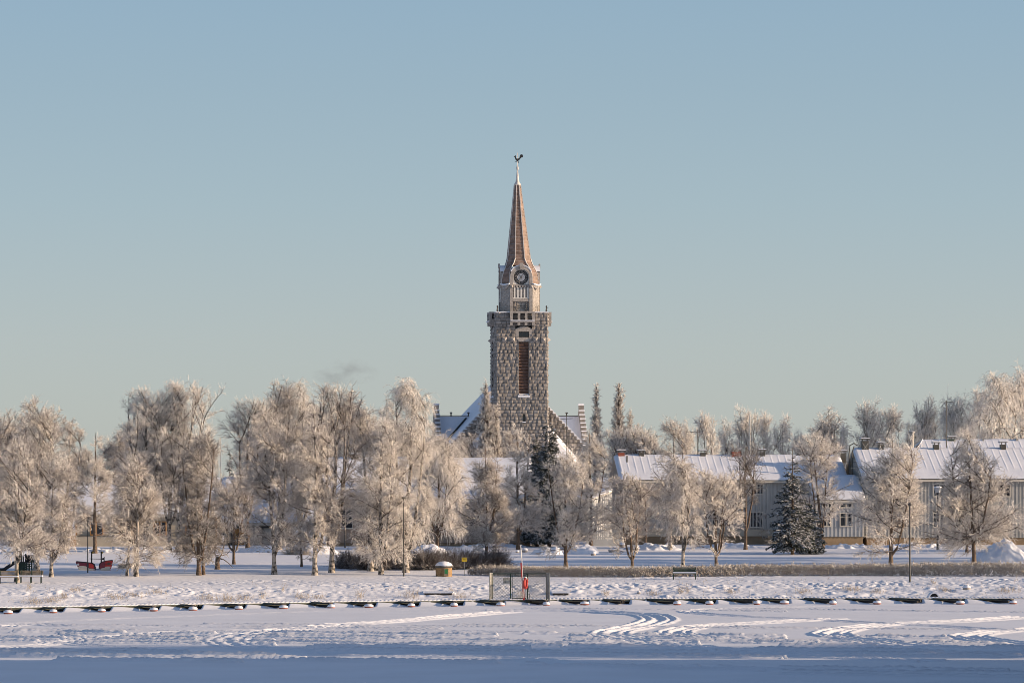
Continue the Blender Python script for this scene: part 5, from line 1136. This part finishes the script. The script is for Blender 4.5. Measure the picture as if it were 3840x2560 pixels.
# ------------------------------------------------------------------ broken stump tree
def stump():
    D = hit(815, 2134); s = sc(D); X = (815 - 1920) * s; r = empty('stump_tree', (X, D, float(gz(X, D)) - .05), 0, 'broken thick stump with a few crooked branches right of the dark double stemmed tree', 'tree')
    b = MB(); b.tube([(0, 0, 0), (.02, 0, .15), (.0, 0, .6), (.06, 0, 1.0), (-.02, 0, 1.15)], [.27, .2, .17, .19, .08], 9); b.build('trunk', M['bark'], r)
    c = MB(); c.tube([(.08, 0, .95), (.3, .1, 1.15), (.42, .1, 1.6), (.55, .1, 1.95)], [.09, .06, .045, .02], 6); c.tube([(-.05, 0, 1.0), (-.22, 0, 1.3), (-.25, .1, 1.75)], [.08, .05, .02], 6)
    c.tube([(.1, 0, .9), (.5, -.1, .8), (.9, -.1, .5), (1.2, 0, .15)], [.06, .04, .03, .015], 5); c.tube([(.3, .1, 1.1), (.7, .2, 1.2), (1.0, .2, 1.5)], [.04, .03, .015], 5); c.build('branches', M['bark'], r)
stump()
# ------------------------------------------------------------------ benches
def bench(name, label, pxl, pxr, row, D=None, long=False, rz=0, m=('wood', 'green')):
    pc = (pxl + pxr) / 2; D = D or hit(pc, row); s = sc(D); L = (pxr - pxl) * s; X = (pc - 1920) * s
    r = empty(name, (X, D, float(gz(X, D))), rz, label, 'bench', None)
    b = MB()
    for k in range(4): b.box(-L / 2, L / 2, .02 + k * .11, .10 + k * .11, .43, .465)
    b.build('seat', M[m[0]], r)
    b = MB(); b.box(-L / 2, L / 2, .02, .46, .467, .55); b.build('snow_layer', M['snow'], r)
    b = MB()
    for k in range(4): b.box(-L / 2, L / 2, .50 + k * .03, .53 + k * .03, .55 + k * .085, .62 + k * .085)
    b.build('backrest', M[m[0]], r)
    for x in ([-L / 2 + .1, 0, L / 2 - .1] if long else [-L / 2 + .04, L / 2 - .04]):
        for y in (.05, .5):
            c = MB(); c.box(x - .025, x + .025, y - .03, y + .03, -.1, .43 if y < .3 else .9); c.build('leg', M[m[1]], r)
    if not long:
        for x in (-L / 2 + .04, L / 2 - .04): c = MB(); c.box(x - .03, x + .03, .0, .5, .62, .66); c.build('armrest', M[m[1]], r)
    return r
bench('park_bench', 'dark green slatted bench with snow on its seat in front of the hedge', 2524, 2611, 2172, m=('green', 'green'))
bench('long_bench', 'long wooden bench nearest to the playground slide, cut by the left edge', -70, 66, 2188, long=True, rz=R_(1))
bench('long_bench', 'long wooden bench tilted slightly uphill, left of the second birch', 70, 158, 2186, long=True, rz=R_(-1.5))
# ------------------------------------------------------------------ round bin and sign
def bin_():
    D = hit(1664, 2161); s = sc(D); X = (1664 - 1920) * s; r = empty('waste_bin', (X, D + .6, float(gz(X, D))), 0, 'round slatted wooden bin with a snow covered domed lid', 'bin'); R = 31 * s; h = 33 * s
    b = MB(); n = 44
    for k in range(n):
        a0 = 2 * math.pi * (k + .08) / n; a1 = 2 * math.pi * (k + .92) / n; q = [(R * math.cos(a), R * math.sin(a)) for a in (a0, a1)] + [((R - .04) * math.cos(a), (R - .04) * math.sin(a)) for a in (a1, a0)]
        b.prismz(q, -.1, h)
    b.lathe([(R - .045, -.1), (R - .045, h - .02)], 24); b.build('body', M['binwood'], r)
    l = MB(); l.lathe([(R * 1.06, h), (R * 1.08, h + .12), (R * .9, h + .26), (R * .55, h + .36), (R * .1, h + .40)], 20); lid = l.build('lid', M['flue'], r, True)
    rng = np.random.default_rng(3); c = MB()
    prof = [(R * 1.09, h + .14), (R * .93, h + .29), (R * .58, h + .41), (R * .1, h + .46)]
    c.lathe(prof, 26); c.v = [(x, y, z + .05 * (rng.random() - .5)) for x, y, z in c.v]; c.build('snow_cap', M['snow'], lid, True)
    g = MB(); g.box(-.03 + .06, .34, -R - .05, -R - .005, .03, h - .05); o = g.build('label_plate', M['wood'], r); g = MB(); g.box(.07, .29, -R - .058, -R - .0505, h * .32, h - .1); g.build('sticker', M['greensign'], o)
bin_()
def sign():
    D = hit(1741, 2157); s = sc(D); X = (1741 - 1920) * s; z = float(gz(X, D)); r = empty('yellow_sign', (X, D, z), 0, 'small yellow notice sign on a thin grey post right of the round bin', 'sign')
    zt_ = EYE + (YH - 2089) * s - z; zb = EYE + (YH - 2104.5) * s - z; w_ = 9.5 * s
    b = MB(); b.box(-.025, .025, 0, .04, -.2, zb + .1); b.build('post', M['grey'], r); b = MB(); b.box(-w_, w_, -.03, -.001, zb, zt_); p = b.build('board', M['yellow'], r)
    t = MB()
    for k, (ww, y) in enumerate(((.85, .86), (.6, .62), (.72, .46), (.4, .24))):
        x = -ww * w_
        rn = random.Random(k)
        while x < ww * w_: l_ = rn.uniform(.02, .05); t.box(x, x + l_, -.034, -.0305, zb + (zt_ - zb) * y - .012, zb + (zt_ - zb) * y + .012); x += l_ + .014
    t.build('small_text', M['black'], p)
sign()
# ------------------------------------------------------------------ chain link gate on the pontoon
def cage():
    D = 261.8; s = sc(D); zd = .36; X = (1948 - 1920) * s; r = empty('chain_link_gate', (X, D, zd), 0, 'green framed chain link gate with mesh side wings standing on the pontoon', 'gate')
    lx = lambda px: (px - 1948) * s; H = (2246 - 2149) * s
    def post(px, w_=.07, y=0, h=H): b = MB(); b.box(lx(px) - w_ / 2, lx(px) + w_ / 2, y - w_ / 2, y + w_ / 2, -.1, h); b.build('post', M['green'], r)
    for px in (1846, 1915, 1978, 2049): post(px, .09 if px in (1915, 1978) else .08)
    b = MB(); b.box(lx(1846) + .04, lx(2049) - .04, -.035, .035, H - .07, H - .005); b.build('top_rail', M['green'], r)
    b = MB(); b.box(lx(1919), lx(1974), -.03, .03, H - .21, H - .15); b.box(lx(1919), lx(1974), -.03, .03, .0, .06); b.box(lx(1919) - .0, lx(1922), -.03, .03, .06, H - .21); b.box(lx(1971), lx(1974), -.03, .03, .06, H - .21); g = b.build('door_frame', M['green'], r)
    b = MB(); b.bar((lx(1917), -.1, H * .74), (lx(1920), -.1, H * .40), .05); b.build('door_handle', M['white'], g)
    def net(name, p0, p1, z0, z1, wr=.010, step=.10, par=r):
        p0 = Vector(p0); p1 = Vector(p1); L = (p1 - p0).length; d = (p1 - p0) / L; pp = []
        h = z1 - z0; n = int((L + h) / step)
        for k in range(n):
            a = -h + k * step
            for sg in (0, 1):
                u0 = max(a, 0); u1 = min(a + h, L)
                if u1 <= u0: continue
                v0, v1 = u0 - a, u1 - a
                if sg: v0, v1 = h - v0, h - v1
                pp.append([p0 + d * u0 + Vector((0, 0, z0 + v0)), p0 + d * u1 + Vector((0, 0, z0 + v1))])
        A_ = np.array([[list(q[0]), list(q[1])] for q in pp]); return mesh_np(name, [tubes(A_, np.full((len(pp), 2), wr), 3)], M['wire'], par)
    net('mesh_panel', (lx(1848), 0, 0), (lx(1913), 0, 0), .05, H - .07); net('mesh_panel', (lx(1980), 0, 0), (lx(2047), 0, 0), .05, H - .07); net('mesh_panel', (lx(1922), .0, 0), (lx(1971), .0, 0), .06, H - .21, par=g)
    for sx, pa, pb in ((-1, 1846, 1836.5), (1, 2049, 2060)):
        b = MB(); zt_ = H + .06; a = (lx(pa), -.05, 0); c = (lx(pb), -2.2, 0)
        b.bar((lx(pb), -1.6, -.1), (lx(pb), -1.6, zt_), .06); b.bar((lx(pa), -.05, H - .03), (lx(pb), -1.6, zt_ - .02), .05); o = b.build('wing_frame', M['wire'], r)
        net('mesh_panel', a, (lx(pb), -1.6, 0), .0, zt_ - .05, .010, .085, par=o)
    b = MB(); b.box(lx(1887), lx(1912.5), -.05, -.036, H * .60, H * .83); n_ = b.build('notice_plate', M['wire'], r)
    b = MB(); b.bar((lx(1981), -.02, H * .5), (lx(1987), .5, 0), .03); b.build('brace', M['green'], r)
cage()
def ring_pole():
    D = 261.0; s = sc(D); z0 = .36; X = (1966 - 1920) * s; r = empty('lifebuoy_pole', (X, D, z0), 0, 'leaning red and white pole with a lifebuoy in front of the chain link gate', 'lifebuoy post')
    lx = lambda px: (px - 1966) * s; lz = lambda row: EYE + (YH - row) * s - z0
    b = MB(); b.bar((lx(1965), 0, -.05), (lx(1954.5), 0, lz(2108)), .12, .10); b.build('post', M['redp'], r)
    b = MB(); b.tube([(lx(1957), -.03, lz(2108)), (lx(1952), -.03, lz(2044))], [.035, .03], 8); b.tube([(lx(1963), -.09, lz(2240)), (lx(1957.3), -.08, lz(2108))], [.02, .02], 6); b.bar((lx(1949), -.03, lz(2044)), (lx(1957), -.03, lz(2042.5)), .05); b.build('boat_hook', M['white'], r)
    # ring seen nearly edge on
    V = []; Fq = []; n, m_ = 24, 8; R, q = .32, .085
    for i in range(n):
        a = 2 * math.pi * i / n
        for j in range(m_):
            t = 2 * math.pi * j / m_; rr = R + q * math.cos(t); x = rr * math.cos(a) * .28; y = rr * math.cos(a) * .96 ; V.append((lx(1966) + .10 + x + q * math.sin(t) * .9, -.12 + y - .25, lz(2184) + rr * math.sin(a) * 1.1))
    qs = [(i * m_ + j, ((i + 1) % n) * m_ + j, ((i + 1) % n) * m_ + (j + 1) % m_, i * m_ + (j + 1) % m_) for i in range(n) for j in range(m_)]
    up = [f for f in qs if (f[0] // m_) in (4, 5, 6, 7)]; dn = [f for f in qs if (f[0] // m_) not in (4, 5, 6, 7)]
    a = MB(); a.add(V, dn); o = a.build('lifebuoy', M['redp'], r, True); a = MB(); a.add(V, up); a.build('band', M['white'], o, True)
ring_pole()
# ------------------------------------------------------------------ play boat
def boat():
    D = hit(356, 2137); s = sc(D); X = (355 - 1920) * s; z0 = float(gz(X, D)); r = empty('play_boat', (X, D, z0), 0, 'red and white wooden play boat split in two halves with two flag posts', 'play boat')
    lx = lambda px: (px - 355) * s; lz = lambda row: EYE + (YH - row) * s - z0
    Z = lambda x, y: 200 + x * .19133      # enlarged view columns
    def q(pts): return [(lx(200 + x * .19133), lz(1900 + y * .19133)) for x, y in pts]
    def plate(name, pts, m, par=r, y=0, t=.05): b = MB(); b.prism(q(pts)[::-1], y, y + t); return b.build(name, m, par)
    for y in (0, .75):
        h = plate('hull', [(440, 1075), (690, 1100), (745, 1105), (785, 1130), (800, 1180), (800, 1245), (505, 1240), (440, 1090)][::1], M['maroon'], y=y)
        plate('wave', [(480, 1170), (520, 1155), (580, 1150), (640, 1160), (700, 1200), (790, 1205), (790, 1240), (505, 1240)], M['cream'], h, y - .012 if y == 0 else y + .05, .010)
        plate('side_panel', [(697, 1102), (745, 1108), (785, 1135), (797, 1200), (745, 1200), (697, 1190)], M['redp'], h, y - .022 if y == 0 else y + .05, .008)
        h = plate('hull', [(915, 1115), (960, 1080), (1018, 1065), (1018, 1240), (925, 1240), (905, 1180)], M['maroon'], y=y)
        b = MB(); pts = q([(1018, 1065), (1150, 1050), (1105, 1240), (1018, 1240)])[::-1]; b.prism(pts, y, y + .05); k = b.build('bow', M['redp'], h)
        plate('wave', [(925, 1205), (1005, 1185), (1018, 1170), (1070, 1162), (1122, 1165), (1105, 1240), (925, 1240)], M['cream'], h, y - .012 if y == 0 else y + .05, .010)
    b = MB(); a = q([(440, 1070), (690, 1096), (748, 1100), (790, 1128), (808, 1175), (808, 1245)])
    b.tube([(x, .4, z) for x, z in a], [.055] * 6, 6); a = q([(1152, 1046), (1018, 1062), (950, 1080), (905, 1110), (892, 1165), (892, 1215)]); b.tube([(x, .4, z) for x, z in a], [.055] * 6, 6)
    a = q([(800, 1215), (900, 1215)]); b.bar((a[0][0], .4, a[0][1]), (a[1][0], .4, a[1][1]), .10, .05); b.build('gunwale', M['flue'], r)
    b = MB(); a = q([(440, 1075), (690, 1100), (800, 1130)]); b.box(a[0][0] + .2, a[2][0], .05, .75, lz(1900 + 1225 * .19133), lz(1900 + 1215 * .19133)); a = q([(915, 1100), (1110, 1100)]); b.box(a[0][0], a[1][0], .05, .75, lz(1900 + 1225 * .19133), lz(1900 + 1215 * .19133)); b.build('deck', M['snow'], r)
    for x0 in (740, 928):
        b = MB(); p = q([(x0, 870), (x0, 1200)]); b.box(p[0][0] - .045, p[0][0] + .045, .35, .44, p[1][1], p[0][1]); o = b.build('mast', M['black'], r)
        pts = [(x0 + 10, 872), (x0 + 30, 874), (x0 + 45, 885), (x0 + 40, 905), (x0 + 10, 915)]; plate('pennant', pts, M['amber'], o, .37, .03)
    b = MB(); a = q([(700, 1015), (960, 1020)]); b.bar((a[0][0], .4, a[0][1]), (a[1][0], .4, a[1][1]), .05); b.build('cross_rail', M['black'], r)
    b = MB(); a = q([(968, 1020), (987, 980), (987, 1055)]); b.lathe([(.09, 0), (.09, .06)], 12, (a[0][0], .35, a[0][1]), axis='y'); b.bar((a[1][0], .4, a[1][1]), (a[2][0], .4, a[2][1]), .05); b.build('steering_wheel', M['black'], r)
    b = MB(); a = q([(487, 1125)]); b.lathe([(.085, 0), (.085, .02)], 14, (a[0][0], -.035, a[0][1]), axis='y'); b.build('porthole', M['white'], r)
    for x0 in (1075, 1112): b = MB(); a = q([(x0, 1110)]); b.box(a[0][0] - .05, a[0][0] + .04, -.02, -.002, a[0][1] - .09, a[0][1] + .09); b.build('porthole', M['flue'], r)
boat()
# ------------------------------------------------------------------ climbing frame with slide
def play():
    D = hit(100, 2152); s = sc(D); X = (100 - 1920) * s; z0 = float(gz(X, D)); r = empty('climbing_frame', (X, D, z0), 0, 'dark green climbing frame with a ladder and a black slide at the far left', 'playground')
    k = .12755; lx = lambda x: (x * k - 100) * s; lz = lambda y: EYE + (YH - 2000 - y * k) * s - z0
    for x in (555, 685, 935, 1010):
        b = MB(); b.box(lx(x) - .05, lx(x) + .05, -.05, .05, -.1, lz(640)); b.build('post', M['green'], r)
        b = MB(); b.box(lx(x) - .05, lx(x) + .05, 1.3, 1.4, -.1, lz(600)); b.build('post', M['green'], r)
    for y in (905, 970, 1040, 1105, 1165): b = MB(); b.box(lx(690), lx(935), -.04, .02, lz(y), lz(y - 20)); o = b.build('rung', M['green'], r); b = MB(); b.box(lx(692), lx(933), -.04, .02, lz(y - 20), lz(y - 33)); b.build('snow_cap', M['snow'], o)
    b = MB(); b.box(lx(540), lx(1010), .0, 1.4, lz(850), lz(835)); b.build('platform', M['darkwood'], r)
    b = MB()
    for j in range(5): b.box(lx(560) + j * .17, lx(560) + j * .17 + .12, -.09, -.055, 0, lz(850))
    b.build('side_boards', M['green'], r)
    b = MB(); b.box(lx(690), lx(1010), 1.2, 1.28, lz(835), lz(660)); b.box(lx(700), lx(1000), .1, 1.2, lz(640), lz(630)); b.build('back_panel', M['dark'], r)
    b = MB(); b.box(lx(985), lx(1015), -.02, .03, lz(800), lz(670)); b.build('trim', M['amber'], r)
    pts = [(450, 840), (400, 850), (330, 900), (200, 980), (110, 1050), (30, 1065), (-90, 1060)]
    b = MB(); b.tube([(lx(x), .5, lz(y)) for x, y in pts], [.13] * 7, 8); b.build('slide', M['black'], r, True)
    b = MB(); b.tube([(lx(x), .5, lz(y) + .09) for x, y in pts], [.06] * 7, 6); b.build('snow_layer', M['snow'], r, True)
play()
# ------------------------------------------------------------------ bits on the bank
def plank(label, x0, x1, row):
    D = hit((x0 + x1) / 2, row); s = sc(D); X = ((x0 + x1) / 2 - 1920) * s; w_ = (x1 - x0) * s / 2; r = empty('plank_step', (X, D, float(gz(X, D)) + .1), 0, label, 'step')
    b = MB(); b.box(-w_, w_, 0, .25, -.05, .06); b.build('plank', M['darkwood'], r); b = MB(); b.box(-w_ - .1, w_ + .1, -.03, 1.4, .061, .17); b.build('snow_cap', M['snow'], r)
plank('dark plank edge with thick snow on the bank left of the chain link gate', 1592, 1695, 2232)
plank('short dark plank edge in the snow right of the chain link gate', 2074, 2132, 2232)
def culvert():
    D = hit(3502, 2250); s = sc(D); X = (3502 - 1920) * s; r = empty('culvert', (X, D - .3, .25), 0, 'dark arched culvert mouth in the snow just behind the pontoon', 'culvert')
    b = MB(); n = 14; R = .30
    o_ = [(R * 1.25 * math.cos(math.pi * i / n), R * 1.25 * math.sin(math.pi * i / n)) for i in range(n + 1)]; i_ = [(R * math.cos(math.pi * i / n), R * math.sin(math.pi * i / n)) for i in range(n + 1)]
    vs_ = []
    for y in (0, 1.2): vs_ += [(x, y, z) for x, z in o_] + [(x, y, z) for x, z in i_]
    m_ = n + 1; fs_ = []
    for j in range(n): fs_ += [(j, j + 1, j + 1 + m_, j + m_), (j + 1, j, j + 2 * m_, j + 1 + 2 * m_), (j + m_, j + 1 + m_, j + 1 + 3 * m_, j + 3 * m_)]
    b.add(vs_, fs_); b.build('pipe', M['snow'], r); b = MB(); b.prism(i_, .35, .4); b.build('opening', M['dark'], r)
culvert()
pole('marker_stake', 'thin white marker stake in the snow right of the green bench', 'stake', 2812, 2240, 2213, wpx=3, m='white')
def rock(label, px, row, wpx):
    boulder(label, px, row, wpx, 55)
rock('dark rock poking out of the snowy bank right of the slender lamp post', 3625, 2214, 30); rock('small dark rock in the bank left of the green bench', 2395, 2226, 14)
# faint smoke far away over the birches
def smoke():
    D = 900; p = P(1290, 1398, D); b = MB(); b.lathe([(.1, -3.2), (3, -2.4), (5.5, 0), (4.5, 2), (2, 3.6), (.1, 4)], 16)
    o = b.build('smoke', None, None, True, p); m = bpy.data.materials.new('smoke'); m.use_nodes = True; n = m.node_tree; n.nodes.clear(); out = n.nodes.new('ShaderNodeOutputMaterial'); pv = n.nodes.new('ShaderNodeVolumePrincipled')
    tc = n.nodes.new('ShaderNodeTexCoord'); no = n.nodes.new('ShaderNodeTexNoise'); no.inputs['Scale'].default_value = .32; no.inputs['Detail'].default_value = 5; mr = n.nodes.new('ShaderNodeMapRange'); mr.inputs[1].default_value = .50; mr.inputs[2].default_value = .72; mr.inputs[4].default_value = .30
    gr = n.nodes.new('ShaderNodeVectorMath'); gr.operation = 'LENGTH'; m2 = n.nodes.new('ShaderNodeMapRange'); m2.inputs[1].default_value = 2.0; m2.inputs[2].default_value = 4.6; m2.inputs[3].default_value = 1; m2.inputs[4].default_value = 0; mu = n.nodes.new('ShaderNodeMath'); mu.operation = 'MULTIPLY'
    n.links.new(tc.outputs['Object'], no.inputs['Vector']); n.links.new(tc.outputs['Object'], gr.inputs[0]); n.links.new(no.outputs[0], mr.inputs[0]); n.links.new(gr.outputs['Value'], m2.inputs[0]); n.links.new(mr.outputs[0], mu.inputs[0]); n.links.new(m2.outputs[0], mu.inputs[1]); n.links.new(mu.outputs[0], pv.inputs['Density'])
    pv.inputs['Color'].default_value = (.35, .38, .45, 1); n.links.new(pv.outputs[0], out.inputs['Volume']); o.data.materials.clear(); o.data.materials.append(m); o.scale = (1.9, .6, .95)
    tag(o, 'faint grey wisp of smoke in the sky above the birches', 'smoke', kind='stuff')
smoke()
